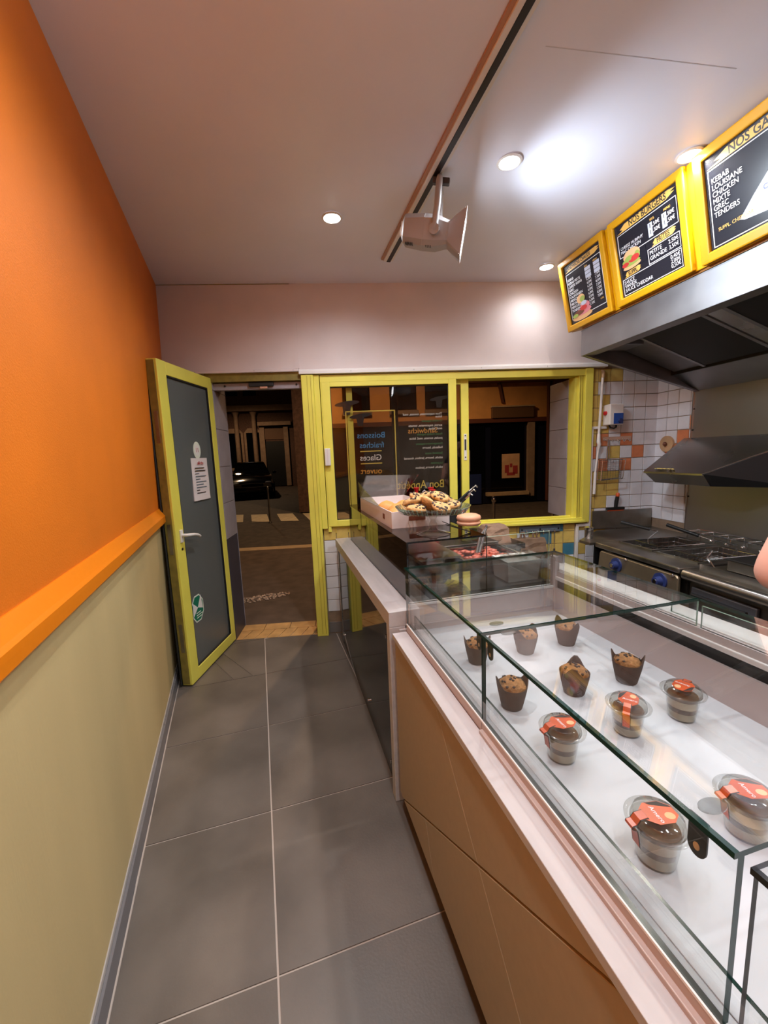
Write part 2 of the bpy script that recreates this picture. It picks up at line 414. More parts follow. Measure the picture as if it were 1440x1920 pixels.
# ------------------------------------------------------------------ left wall: beige below, orange above, rail, skirting
def wall_strip(z0, z1, m, mats, name):
    mb = MB(); ys = [-2.6, -1, 0, 1, 2, 3, 3.75]
    for ya, yb in zip(ys, ys[1:]):
        mb.hexa([(lx(ya, z0)-.15, ya, z0), (lx(ya, z0), ya, z0), (lx(yb, z0), yb, z0), (lx(yb, z0)-.15, yb, z0),
                 (lx(ya, z1)-.15, ya, z1), (lx(ya, z1), ya, z1), (lx(yb, z1), yb, z1), (lx(yb, z1)-.15, yb, z1)])
    return mb
wl = solid('wall_left', wall_strip(-.05, 1.16, 0, None, ''), M_beige, kind='structure')
tag(link('upper_wall', wall_strip(1.16, CEIL+.05, 0, None, ''), M_orange, wl), 'orange painted upper part of the wall')
mb = MB(); ya, yb = -2.6, 3.03
prof = [(-.002, 1.142), (.030, 1.142), (.036, 1.150), (.036, 1.190), (.028, 1.200), (.004, 1.236), (-.002, 1.236)]
for pa, pb in zip(prof, prof[1:]+prof[:1]):
    mb.quad([(lx(ya, pa[1])+pa[0], ya, pa[1]), (lx(yb, pa[1])+pa[0], yb, pa[1]), (lx(yb, pb[1])+pb[0], yb, pb[1]), (lx(ya, pb[1])+pb[0], ya, pb[1])])
mb.quad([(lx(yb, p[1])+p[0], yb, p[1]) for p in prof]); bmesh.ops.recalc_face_normals(mb.bm, faces=mb.bm.faces)
solid('trim_1', mb, M_rail, kind='structure')
sk = solid('baseboard_left', MB().hexa([(lx(-2.6)-.01, -2.6, 0), (lx(-2.6)+.010, -2.6, 0), (lx(3.6)+.010, 3.6, 0), (lx(3.6)-.01, 3.6, 0),
                                        (lx(-2.6)-.01, -2.6, .078), (lx(-2.6)+.006, -2.6, .078), (lx(3.6)+.006, 3.6, .078), (lx(3.6)-.01, 3.6, .078)]), M_skirttop, kind='structure')
y = -2.55
while y < 3.5:
    L_ = .44+.02*rnd.random(); wv = .004*rnd.uniform(-1, 1)
    a, b = y+.002, min(y+L_, 3.55)
    mb = MB().hexa([(lx(a)+.008, a, .001), (lx(a)+.020+wv*.3, a, .001), (lx(b)+.020-wv*.3, b, .001), (lx(b)+.008, b, .001),
                    (lx(a)+.008, a, .066+wv), (lx(a)+.017+wv*.3, a, .066+wv), (lx(b)+.017-wv*.3, b, .066-wv), (lx(b)+.008, b, .066-wv)])
    link('tile', mb, M_skirt, sk); y += L_

# ------------------------------------------------------------------ ceiling, back wall
cp = [(lx(-2.6, 2.84)-.1, -2.6), (3.3, -2.6), (4.3, 2.6), tuple(fpt(FW, 4.3, .1))[:2], tuple(fpt(FW, -.3, .1))[:2]]
ceil_o = solid('ceiling', MB().prism(cp, CEIL, CEIL+.08), M_ceil, kind='structure')
M_seam = mat('ceiling_seam', rgb(196, 198, 210), .7)
link('board_joint', MB().hexa([(1.02, 1.302, CEIL-.0006), (1.75, 1.196, CEIL-.0006), (1.75, 1.199, CEIL-.0006), (1.02, 1.305, CEIL-.0006), (1.02, 1.302, CEIL+.001), (1.75, 1.196, CEIL+.001), (1.75, 1.199, CEIL+.001), (1.02, 1.305, CEIL+.001)]), M_seam, ceil_o)
solid('wall_back', MB().box(-1.0, 3.4, -2.75, -2.6, -.05, CEIL+.05), M_plaster, kind='structure')

# ------------------------------------------------------------------ shop front wall (opening for door and window)
DW, DE, WE = .405, 1.105, 3.505      # door opening, window opening ends (along the wall)
mb = MB()
mb.box(-.3, DW, .0, .30, -.05, 2.95); mb.box(DW, WE, .0, .30, 2.165, 2.95); mb.box(1.20, WE, .0, .30, -.05, .875)
mb.box(WE, 4.4, .0, .30, -.05, 2.95); mb.box(1.12, 1.24, .02, .30, -.05, 2.165)
wf = solid('wall_front', mb, M_tgrout, FW, kind='structure')
TP = .1078
tile_me = {}
def tile_mesh(m, wx, wz, axis):
    k = (m.name, round(wx, 3), round(wz, 3), axis)
    if k not in tile_me:
        b = MB(); h = .0045; e = .0022
        if axis == 'y': b.hexa([(0, 0, 0), (wx, 0, 0), (wx, 0, wz), (0, 0, wz), (e, -h, e), (wx-e, -h, e), (wx-e, -h, wz-e), (e, -h, wz-e)])
        else: b.hexa([(0, 0, 0), (0, wx, 0), (0, wx, wz), (0, 0, wz), (-h, e, e), (-h, wx-e, e), (-h, wx-e, wz-e), (-h, e, wz-e)])
        bmesh.ops.recalc_face_normals(b.bm, faces=b.bm.faces)
        me = bpy.data.meshes.new('tile'); b.bm.to_mesh(me); b.bm.free(); me.materials.append(m); tile_me[k] = me
    return tile_me[k]
def put_tile(parent, m, x, y, z, wx, wz, axis='y'):
    o = bpy.data.objects.new('tile', tile_mesh(m, wx-.004, wz-.004, axis)); C.objects.link(o); o.parent = parent
    o.matrix_local = Matrix.Translation((x+(.002 if axis == 'y' else rnd.uniform(-.0005, .0003)), y+(.002 if axis == 'x' else rnd.uniform(-.0003, .0005)), z+.002))
W_, Y_, G_, B_ = M_tw, M_ty, M_to, M_tb
# kitchen end of the front wall: columns counted from the corner, rows from the top (z 2.16)
pat = {1: 'YWWWWW', 0: 'YYYWWW', 2: 'YYWWWW', 3: 'YYYWWW', 4: 'YYWWWW', 5: 'YOWOWW', 6: 'OWYWOW', 7: 'WOWOWW', 8: 'YYYWWW', 9: 'YYYWWW', 10: 'YYWWWW', 11: 'YWWWWW', 12: 'YYWWWW', 13: 'YWWWWW'}
cm = {'W': W_, 'Y': Y_, 'O': G_, 'B': B_}
CORN = 4.115
for r_ in range(0, 16):
    z = 2.168-(r_+1)*TP
    row = pat.get(r_, 'WWWWWW')
    for c_ in range(6):
        u1 = CORN-(5-c_)*TP; u0 = u1-TP
        if c_ == 0: u0 = WE
        put_tile(wf, cm[row[c_]], u0, 0, z, u1-u0, TP)
# under the window: yellow on top, white below, some blue; grey skirting
zt = .872
blue = {(19, 0), (18, 1), (20, 2), (22, 1)}
for r_ in range(7):
    for c_ in range(22):
        u0 = 1.205+c_*.1046
        if 4 < c_ < 13 and r_ > 0: continue       # hidden behind the counter
        zz = zt-(r_+1)*TP+.03
        if c_ < 6: zz = .93-(r_+1)*.1045
        m = B_ if (c_, r_) in blue else (Y_ if r_ == 0 or (c_ > 12 and (r_ in (1, 2, 4) and (c_*7+r_*3) % 5 != 0)) else W_)
        put_tile(wf, m, u0, 0, zz, .1046, .1045 if c_ < 6 else TP)
for c_ in range(7): put_tile(wf, M_tdark, 1.205+c_*.33, 0, .005, .33, .10 if c_ < 2 else .08)

# bulkhead of painted boards over the openings
bk = T('trim_2', FW, (0, 0, 2.19), kind='structure')
bk.part('panel', MB().box(-.05, 1.068, -.030, -.004, 2.215, CEIL), M_bulk)
bk.part('panel', MB().box(1.078, 4.2, -.028, -.004, 2.205, CEIL), M_bulk)
bk.part('joint_strip', MB().box(1.060, 1.098, -.033, -.026, 2.222, CEIL-.004), M_bulk)
bk.part('ledge', MB().box(.0, 1.09, -.045, 0, 2.196, 2.218, .003), M_bulk)
bk.part('ledge', MB().box(1.092, 3.62, -.060, 0, 2.172, 2.198, .003), M_casew)
bk.part('ledge', MB().box(1.092, 3.62, -.036, 0, 2.198, 2.212, .003), M_casew)
bk.part('dark_gap', MB().box(-.02, 1.06, -.0315, -.004, CEIL-.005, CEIL-.001), M_yeldk)
for u in (.3, .75, 1.05, 1.5, 2.0, 2.55, 3.1): bk.part('screw', MB().tube([(u, -.0605 if u > 1.09 else -.0455, 2.187 if u > 1.09 else 2.207), (u, -.063 if u > 1.09 else -.048, 2.187 if u > 1.09 else 2.207)], .003, 6), M_steeld)

# door opening: yellow post, transom with the closer, tiled reveal, threshold
dp = T('trim_3', FW, (1.15, 0, 0), kind='structure')
dp.part('post', MB().box(1.105, 1.200, -.050, .10, 0, 2.168, .004), M_yel)
dp.part('post', MB().box(1.200, 1.245, -.035, .10, .93, 2.168, .004), M_yel)
dp.part('groove_strip', MB().box(1.150, 1.153, -.0515, -.049, .02, 2.16), M_yelgr)
dp.part('groove_strip', MB().box(1.178, 1.181, -.0515, -.049, .02, 2.16), M_yelgr)
dp.part('lintel', MB().box(.36, 1.105, -.020, .10, 2.135, 2.20), M_yeldk)
tr = dp.part('transom', MB().box(.40, 1.103, .02, .07, 2.078, 2.130, .002), M_revt)
dp.part('closer_slide', MB().box(.690, .880, -.004, .02, 2.098, 2.128, .003), M_gasket, parent=tr)
dp.part('closer_tongue', MB().box(.775, .835, .0, .018, 2.080, 2.098, .002), M_chrome, parent=tr)
for u in (.50, 1.06): dp.part('screw', MB().tube([(u, .02, 2.108), (u, .015, 2.108)], .008, 8), M_gasket, parent=tr)
rv = T('wall_reveal', FW, (.40, 0, 0), kind='structure')
for k in range(7):
    z0 = .90+k*.30-.02; z1 = min(z0+.296, 2.16)
    if z0 > 2.1: continue
    rv.part('tile', MB().box(.398, .412, .002, .300, z0, z1, .0015), M_revt)
rv.part('tile', MB().box(.398, .4105, .002, .299, .002, .876, .0015), M_revd)
rv.part('edge_strip', MB().box(.396, .414, .299, .304, 0, 2.16), M_revt)
th = solid('threshold_floor', MB().box(.38, 1.12, .0, .315, -.05, -.012), M_tgrout, FW, kind='structure')
for k in range(8):
    u0 = .365+k*.100
    a, b = u0, u0+.094
    p = clip(clip([(a, .004), (b, .004), (b+.045, .165), (a+.045, .165)], -1, 0, -.386), 1, 0, 1.108)
    if area(p) > .0004: link('tile', MB().prism(p, -.012, .001, bev=.001), M_terra, th)
for a, b in ((.39, .60), (.606, .83), (.836, 1.06), (1.066, 1.115)): link('tile', MB().box(a, b, .172, .30, -.012, .002, .001), M_terra, th)

# ------------------------------------------------------------------ the open door (hinged at the far side, lying along the left wall)
dd = Vector((.35515, .93480, 0)); DF = Matrix(((dd.y, dd.x, 0, -.546), (-dd.x, dd.y, 0, 2.868), (0, 0, 1, 0), (0, 0, 0, 1)))   # x = room side, y = from handle edge to hinge
dr = T('door_1', DF, (0, .39, 0.012), kind='structure', label='open yellow framed door with grey glazing leaning along the orange wall')
W0, W1, H0, H1, TH = 0., .702, .012, 2.165, -.070
dr.part('stile', MB().box(TH, 0, W0, .095, H0, H1, .004), M_yel)
dr.part('stile', MB().box(TH, 0, W1-.072, W1, H0, H1, .004), M_yel)
dr.part('top_rail', MB().box(TH, .0005, .093, W1-.070, H1-.085, H1-.001, .004), M_yel)
dr.part('bottom_rail', MB().box(TH, .0005, .093, W1-.070, H0, .095, .004), M_yel)
dr.part('glazing', MB().box(-.046, -.016, .095, W1-.072, .095, H1-.085), M_doorg)
mb = MB()
for a in ((.095, .103, .095, H1-.085), (W1-.082, W1-.072, .095, H1-.085), (.095, W1-.072, .095, .103), (.095, W1-.072, H1-.093, H1-.085)): mb.box(-.0165, -.004, *a)
dr.part('gasket', mb, M_gasket)
dr.part('edge_profile', MB().box(TH+.006, -.016, W0-.004, W0, H0+.01, H1-.01), M_yeldk, label='worn brown edge of the door leaf')
dr.part('weather_strip', MB().box(TH-.010, TH, W0-.012, W0+.02, H0, H1, .003), M_gasket)
for z in (.35, 1.03, 1.75): dr.part('lock_plate', MB().box(-.050, -.026, -.0055, -.003, z-.10, z+.10, .001), M_steeld)
hd = dr.part('handle', MB().box(0, .012, .040, .068, 1.00, 1.085, .003), M_whitep, label='white door handle')
dr.part('lever', MB().tube([(.010, .054, 1.048), (.040, .054, 1.048), (.052, .068, 1.047), (.054, .12, 1.040), (.053, .17, 1.028), (.050, .205, 1.012)], [.011, .011, .0115, .0105, .010, .009], 10), M_whitep, parent=hd, smooth=60)
dr.part('keyhole', MB().lathe([(0, 0), (.009, 0), (.009, .002), (0, .002)], (0, 0, 0), 12).xform(Matrix.Translation((.001, .056, .955)) @ Matrix.Rotation(R(90), 4, 'Y')), M_gasket, parent=hd)
dr.part('outer_lever', MB().tube([(TH, .054, 1.04), (TH-.035, .054, 1.04), (TH-.04, .10, 1.04)], .010, 8), M_whitep, parent=hd)
DX = -.0155
def disc(y, z, ry, rz, x, t=.0012, n=24): return MB().prism([(y+ry*math.cos(2*math.pi*k/n), z+rz*math.sin(2*math.pi*k/n)) for k in range(n)], x, x+t, 'x')
bd = dr.part('round_badge', disc(.402, 1.609, .050, .062, DX), M_stpale, label='small round pale badge stuck to the door glazing')
dr.part('badge_print', disc(.402, 1.609, .034, .042, DX+.0012, .0006), M_whitep, parent=bd)
dr.text('badge_lettering', '11', (DX+.0022, .380, 1.595), (0, 1, 0), (0, 0, 1), .045, M_txR, parent=bd)
oc = dr.part('octagon_sticker', MB().prism([(.190+.085*math.cos(R(22.5+45*k)), .490+.105*math.sin(R(22.5+45*k))) for k in range(8)], DX, DX+.001, 'x'), M_stpale, label='green octagonal sticker low on the door glazing')
dr.part('sticker_print', MB().prism([(.190+.076*math.cos(R(22.5+45*k)), .490+.095*math.sin(R(22.5+45*k))) for k in range(8)], DX+.001, DX+.0016, 'x'), M_stgreen, parent=oc)
mb = MB(); mb.prism([(.190, .495), (.130, .545), (.122, .44)], DX+.0016, DX+.0022, 'x'); mb.prism([(.190, .495), (.240, .575), (.256, .470)], DX+.0016, DX+.0022, 'x')
dr.part('white_triangles', mb, M_whitep, parent=oc)
for k, wd in enumerate((.07, .08, .06)): dr.part('print_line', MB().box(DX+.0016, DX+.0022, .165, .165+wd, .425+.017*k-.004, .425+.017*k+.002), M_stpale, parent=oc)
# taped paper notice (rests on the door)
nt = T('paper_notice', DF, (DX+.002, .42, 1.247), 'white printed paper sheet taped to the grey glazing of the open door', 'notice')
mb = MB(); n_ = 10
for k in range(n_):
    z0, z1 = 1.247+.306*k/n_, 1.247+.306*(k+1)/n_
    f = lambda z: .003+.004*math.sin((z-1.24)*14)+.006*max(0, 1-(z-1.247)/.05)
    sh = lambda z: .016*(1.553-z)/.306
    for y0, y1 in ((.305, .36), (.36, .42), (.42, .478), (.478, .532)):
        mb.hexa([(DX+.001, y0-sh(z0), z0), (DX+f(z0), y0-sh(z0), z0), (DX+f(z0), y1-sh(z0), z0), (DX+.001, y1-sh(z0), z0), (DX+.001, y0-sh(z1), z1), (DX+f(z1), y0-sh(z1), z1), (DX+f(z1), y1-sh(z1), z1), (DX+.001, y1-sh(z1), z1)])
nt.part('sheet', mb, M_paperw)
nt.text('heading', 'affiche', (DX+.0095, .372, 1.505), (0, 1, 0), (0, 0, 1), .034, M_txR)
for k in range(10):
    nt.part('printed_line', MB().box(DX+.0075, DX+.009, .335, .335+(.13, .145, .05, .145, .06, .145, .1, .14, .04, .12)[k], 1.478-.020*k, 1.484-.020*k), M_inkd if k in (0, 1, 8, 9) else M_greyrail)

# ------------------------------------------------------------------ window: yellow frame, fixed sash left, opened sash, lettering on the pane
wn = T('window_1', FW, (2.38, 0, .88), kind='structure', label='yellow framed shop window with its right half slid open')
def bar(a, n='frame', m=M_yel, bev=.003): return wn.part(n, MB().box(*a, bev), m)
bar((1.25, 3.505, -.030, .10, 2.110, 2.166)); bar((1.25, 1.275, -.028, .10, .90, 2.112))
bar((3.400, 3.445, -.020, .10, .885, 2.112)); bar((3.445, 3.510, -.040, .10, .872, 2.168)); bar((3.372, 3.402, .0, .10, .90, 2.11))
bar((2.40, 3.46, -.035, .10, .885, .912)); bar((2.40, 3.47, -.050, -.03, .872, .892)); bar((2.40, 3.40, .02, .05, .912, .926))
bar((1.25, 2.40, .0, .10, .885, .945))
bar((3.405, 3.411, -.0225, -.019, .90, 2.11), 'groove_strip', M_yelgr, 0); bar((3.425, 3.430, -.0225, -.019, .90, 2.11), 'groove_strip', M_yelgr, 0)
sx = T('window_sash', FW, (1.80, -.02, .94), kind='structure', label='fixed left sash of the shop window with lettering on its glass')
for a in ((1.258, 1.326, -.030, .012, .945, 2.112), (2.284, 2.350, -.030, .012, .945, 2.112), (1.324, 2.286, -.029, .011, .945, .998), (1.324, 2.286, -.029, .011, 2.075, 2.112)):
    sx.part('sash_bar', MB().box(*a, .004), M_yel)
gk = MB()
for a in ((1.324, 1.330, -.012, -.004, .998, 2.075), (2.280, 2.286, -.012, -.004, .998, 2.075), (1.33, 2.28, -.012, -.004, .998, 1.004), (1.33, 2.28, -.012, -.004, 2.069, 2.075)): gk.box(*a)
sx.part('gasket', gk, M_gasket)
pane = sx.part('glass_pane', MB().box(1.322, 2.288, -.002, .004, .996, 2.077), G_win)
lb = sx.part('latch_box', MB().box(1.256, 1.302, -.062, -.030, 1.452, 1.592, .006), M_whitep)
sx.part('latch_groove', MB().box(1.274, 1.284, -.0635, -.060, 1.456, 1.588), M_paperw, parent=lb)
s2 = T('window_sash', FW, (2.40, .04, .94), kind='structure', label='sliding sash of the shop window pushed behind the fixed one')
s2.part('sash_bar', MB().box(2.400, 2.468, .026, .062, .926, 2.112, .004), M_yel)
s2.part('sash_bar', MB().box(1.45, 1.50, .026, .062, .926, 2.112, .004), M_yel)
s2.part('sash_bar', MB().box(1.50, 2.402, .027, .061, .926, .985, .004), M_yel)
s2.part('sash_bar', MB().box(1.50, 2.402, .027, .061, 2.075, 2.112, .004), M_yel)
s2.part('glass_pane', MB().box(1.498, 2.402, .040, .046, .983, 2.077), G_win)
ll = s2.part('latch_plate', MB().box(2.422, 2.446, .020, .026, 1.45, 1.67, .002), M_whitep)
s2.part('latch_slot', MB().box(2.427, 2.441, .018, .0205, 1.535, 1.625), M_gasket, parent=ll)
for z in (1.475, 1.655): s2.part('screw', MB().tube([(2.434, .0205, z), (2.434, .018, z)], .006, 8), M_gasket, parent=ll)
XW, ZW = (-1, 0, 0), (0, 0, 1)
def letters(body, uright, z, size, m, xs=1.0, name='lettering'):
    sx.text(name, body, (uright, .0046, z), XW, ZW, size, m, pane, 'LEFT', .0004, xs, 1.0, .0006)
fr = MB()
for a in ((1.437, 1.447, .104), ): pass
for a in ((1.437, 1.446, 1.104, 1.885), (1.836, 1.845, 1.104, 1.885), (1.437, 1.845, 1.876, 1.885), (1.437, 1.845, 1.100, 1.109)): fr.box(a[0], a[1], .0042, .0052, a[2], a[3])
sx.part('lettering_border', fr, M_txG, parent=pane)
letters('Boissons', 1.757, 1.665, .066, M_txB); letters('fraiches', 1.745, 1.585, .066, M_txB)
letters('Glaces', 1.722, 1.482, .068, M_txW); letters('ouvert', 1.720, 1.372, .066, M_txO)
sx.part('lettering_line', MB().box(1.545, 1.722, .0042, .0052, 1.553, 1.561), M_txG, parent=pane)
sx.part('lettering_line', MB().box(1.545, 1.722, .0042, .0052, 1.452, 1.460), M_txG, parent=pane)
for i, (b_, z_, s_, m_) in enumerate([('Thon mayonnaise, tomate, oeuf', 1.835, .026, M_txW), ('laitue', 1.812, .026, M_txW), ('Crudités baguette', 1.780, .024, M_txGr), ('surimi, mayonnaise, tomate', 1.742, .026, M_txW),
        ('oeuf, laitue', 1.716, .026, M_txW), ('Poulet crudités baguette', 1.672, .022, M_txGr), ('poulet, tomate, oeuf, laitue', 1.638, .026, M_txW), ('Fromage-beurre baguette', 1.594, .022, M_txGr), ('hollande, beurre', 1.560, .026, M_txW),
        ('Sandwich mixte', 1.514, .024, M_txGr), ('salade, beurre, jambon, émental', 1.476, .026, M_txW), ('Le parisien', 1.432, .024, M_txGr), ('salade, beurre, jambon', 1.396, .026, M_txW)]):
    letters(b_, 2.235, z_, s_, m_, .98)
letters('Sandwichs', 2.195, 1.690, .060, M_txO); letters('Bon Appétit', 2.245, 1.232, .094, M_txG, .86)
# dark hat-shaped cut-outs on the pane
for i, (u, z, s_) in enumerate(((1.455, 1.945, 1.0), (2.215, 1.965, .8), (1.56, 1.845, .9))):
    mb = MB(); mb.prism([(u+s_*.10*math.cos(R(k*15)), z+s_*.020*math.sin(R(k*15))+.012*math.cos(R(k*15))) for k in range(24)], .0042, .005, 'y')
    mb.prism([(u-.040*s_, z), (u+.035*s_, z), (u+.018*s_, z-.09*s_), (u-.03*s_, z-.09*s_)], .0044, .0052, 'y')
    sx.part('hat_decal', mb, M_black, parent=pane, label='dark hat shaped cut-out on the window pane')
# right reveal of the opening
r2 = T('wall_reveal', FW, (3.40, .1, .9), kind='structure')
for k in range(5): r2.part('tile', MB().box(3.366, 3.378, .10, .42, .90+k*.262, 1.158+k*.262 if k < 4 else 2.10, .0015), M_revt)

# ------------------------------------------------------------------ the street at night
def st(name, mb, m, **k): return solid(name, mb, m, FW, kind='structure', **k)
st('street_pavement', MB().box(-9, 16, .31, 3.56, -.25, -.02), M_pave)
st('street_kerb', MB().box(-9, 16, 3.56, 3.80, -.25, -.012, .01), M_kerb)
st('street_road', MB().box(-14, 18, 3.80, 40, -.3, -.05), M_road)
mb = MB()  # pale stones laid in place of a patch of light from the shop
for k in range(260):
    a = rnd.uniform(0, 2*math.pi); q = math.sqrt(rnd.random())
    u, n = .36+.34*q*math.cos(a), 1.08+.10*q*math.sin(a)+.10*q*math.cos(a)
    s_ = rnd.uniform(.006, .014); mb.blob((u, n, -.018+s_*.3), s_, s_, s_*.7, .2, 2, 1, k)
solid('light_patch', mb, M_lightpatch, FW, 'pale stones standing in for a patch of reflected light on the dark pavement outside the open door', 'light patch', kind='stuff', base=(.36, 1.08, -.02))
zb = T('street_markings', FW, (-.6, 7.5, -.05), kind='structure')
for u0, n0 in ((-1.85, 7.2), (-1.15, 7.05), (-.40, 6.95), (.35, 6.8), (1.1, 6.65), (1.85, 6.5), (2.6, 6.35)):
    zb.part('stripe', MB().hexa([(u0, n0, -.051), (u0+.46, n0-.08, -.051), (u0+.10, n0+1.35, -.051), (u0-.36, n0+1.40, -.051), (u0, n0, -.046), (u0+.46, n0-.08, -.046), (u0+.10, n0+1.35, -.046), (u0-.36, n0+1.40, -.046)]), M_zebra)
for i, (u, n, lab) in enumerate(((-.63, 6.75, 'slim dark street bollard in front of the black car, seen through the open door'), (3.38, 2.0, 'slim chrome street bollard by the window opening, the left of two'), (4.22, 2.0, 'slim chrome street bollard by the grey reveal, the right of two'))):
    b = T('street_bollard', FW, (u, n, -.02 if n < 3 else -.05), lab, 'bollard', 'street bollards')
    z0 = b.base.z
    b.part('post', MB().lathe([(.045, 0), (.045, .02), (.024, .03), (.022, .84), (0, .84)], (u, n, z0), 14), M_chrome if n < 3 else M_steeld, smooth=50)
    b.part('cap', MB().lathe([(.022, .84), (.029, .85), (.031, .89), (.02, .915), (0, .92)], (u, n, z0), 14), M_chrome if n < 3 else M_steeld, smooth=60)
# black car facing the shop
CF = FW @ Matrix.Translation((-2.55, 13.2, -.05)) @ Matrix.Rotation(R(14), 4, 'Z')      # x across, y = rearwards
cr = T('car', CF, (0, 2, 0), 'glossy black parked car seen head-on through the open shop door', 'car')
def loft(secs):
    mb = MB(); rings = [[mb.bm.verts.new((x, y, z)) for x, z in p] for y, p in secs]
    for A, B in zip(rings, rings[1:]):
        for k in range(len(A)): mb._f([A[k], A[(k+1) % len(A)], B[(k+1) % len(A)], B[k]])
    mb._f(rings[0][::-1]); mb._f(rings[-1]); bmesh.ops.recalc_face_normals(mb.bm, faces=mb.bm.faces); return mb
def sec(w_, zb_, zt_, tp=.9): return [(-w_*.96, zb_), (w_*.96, zb_), (w_, zb_+.25), (w_*.97, (zb_+zt_)/2+.1), (w_*tp, zt_), (0, zt_+.03), (-w_*tp, zt_), (-w_*.97, (zb_+zt_)/2+.1), (-w_, zb_+.25)]
cr.part('body', loft([(0, sec(.74, .28, .62, .9)), (.10, sec(.84, .22, .72)), (.9, sec(.90, .20, .90)), (1.3, sec(.90, .2, .95)), (3.6, sec(.90, .2, 1.0)), (4.1, sec(.86, .25, .95)), (4.25, sec(.8, .35, .8))]), M_carp, smooth=35)
cr.part('cabin', loft([(1.15, [(-.78, .93), (.78, .93), (.76, .96), (-.76, .96)]), (1.95, [(-.80, .93), (.80, .93), (.58, 1.44), (-.58, 1.44)]), (3.1, [(-.80, .95), (.80, .95), (.58, 1.46), (-.58, 1.46)]), (3.8, [(-.76, .96), (.76, .96), (.66, 1.02), (-.66, 1.02)])]), M_carg, smooth=30)
cr.part('roof', loft([(1.9, [(-.57, 1.44), (.57, 1.44), (.52, 1.48), (-.52, 1.48)]), (3.15, [(-.57, 1.46), (.57, 1.46), (.52, 1.50), (-.52, 1.50)])]), M_carp)
cr.part('bumper', MB().box(-.80, .80, -.08, .2, .26, .46, .05), M_carp, smooth=40)
cr.part('grille', MB().box(-.42, .42, -.03, .06, .50, .62, .02), M_rub)
cr.part('number_plate', MB().box(-.26, .26, -.10, -.075, .36, .46), M_sign)
for s_ in (-1, 1):
    cr.part('headlamp', MB().blob((s_*.62, .06, .63), .16, .08, .06, .05, 2, 2, 1), M_headl, smooth=60)
    cr.part('wing_mirror', MB().blob((s_*.98, 1.45, 1.0), .10, .06, .07, .05, 2, 2, 2), M_carp, smooth=60)
    for yy in (.85, 3.35): cr.part('wheel', MB().tube([(s_*.70, yy, .31), (s_*.90, yy, .31)], .31, 20), M_rub)
# facade across, on the right (orange render, dark shop front)
fa = T('shop_building', FW, (6, 8.2, -.02), 'orange rendered shop building across the street with dark blue shop front', 'building')
NB = 8.2
fa.part('wall', MB().box(.9, 7.25, NB, NB+.4, 2.34, 8.5), M_fac); fa.part('wall', MB().box(7.25, 14, NB-.25, NB+.4, -.02, 8.5), M_shopb)
fa.part('wall', MB().box(-.1, .9, NB+.05, NB+.45, -.02, 8.5), M_facb)
fa.part('plinth_wall', MB().box(.9, 7.25, NB+.05, NB+.4, -.02, 2.34), M_shop)
fa.part('cornice', MB().box(4.6, 7.3, NB-.18, NB, 3.40, 3.60), M_shopb); fa.part('cornice', MB().box(.8, 7.3, NB-.08, NB, 2.30, 2.42), M_shopb)
sg = fa.part('sign_board', MB().box(5.50, 6.72, NB-.12, NB, 2.42, 2.72, .01), M_sign)
fa.part('sign_edge', MB().box(5.48, 6.74, NB-.14, NB-.005, 2.72, 2.76), M_kerb, parent=sg)
fa.part('drain_pipe', MB().tube([(7.15, NB-.1, 0), (7.15, NB-.1, 3.7), (7.05, NB-.1, 3.9), (7.05, NB-.1, 7)], .05, 8), M_shopb)
fa.part('bracket', MB().tube([(5.85, NB-.02, 2.85), (5.7, NB-.05, 3.5)], .05, 6), M_shopb)
fa.part('door_frame', MB().box(6.58, 6.78, NB-.06, NB+.05, .15, 2.30), M_facs)
fa.part('sill', MB().box(5.35, 6.6, NB-.12, NB+.05, .20, .30), M_kerb)
for a in (5.3, 6.45): fa.part('shop_window', MB().box(a-1.0 if a < 6 else a-.95, a, NB-.005, NB+.05, .35, 2.25), M_carg)
fa.part('blue_panel', MB().box(4.55, 5.2, NB-.03, NB+.05, -.02, .85), M_bluedk)
fa.part('white_notice', MB().box(4.62, 4.86, NB-.05, NB-.01, .95, 1.55), M_paperw)
ps = fa.part('poster', MB().box(5.82, 6.34, NB-.03, NB-.004, .70, 1.40), M_poster)
for (a, b, c_, d_) in ((5.90, 6.02, .86, 1.08), (6.05, 6.12, 1.02, 1.12), (6.14, 6.28, .82, 1.06), (5.96, 6.2, .78, .86)): fa.part('poster_print', MB().box(a, b, NB-.036, NB-.029, c_, d_), M_txR, parent=ps)
for u in (1.3, 2.6, 3.6): fa.part('upper_window', MB().box(u, u+.75, NB-.04, NB+.02, 2.75, 4.2), M_carg)
for u in (1.3, 2.6, 3.6): fa.part('shutter', MB().box(u-.02, u+.80, NB-.10, NB-.04, 2.62, 2.72), M_facs)
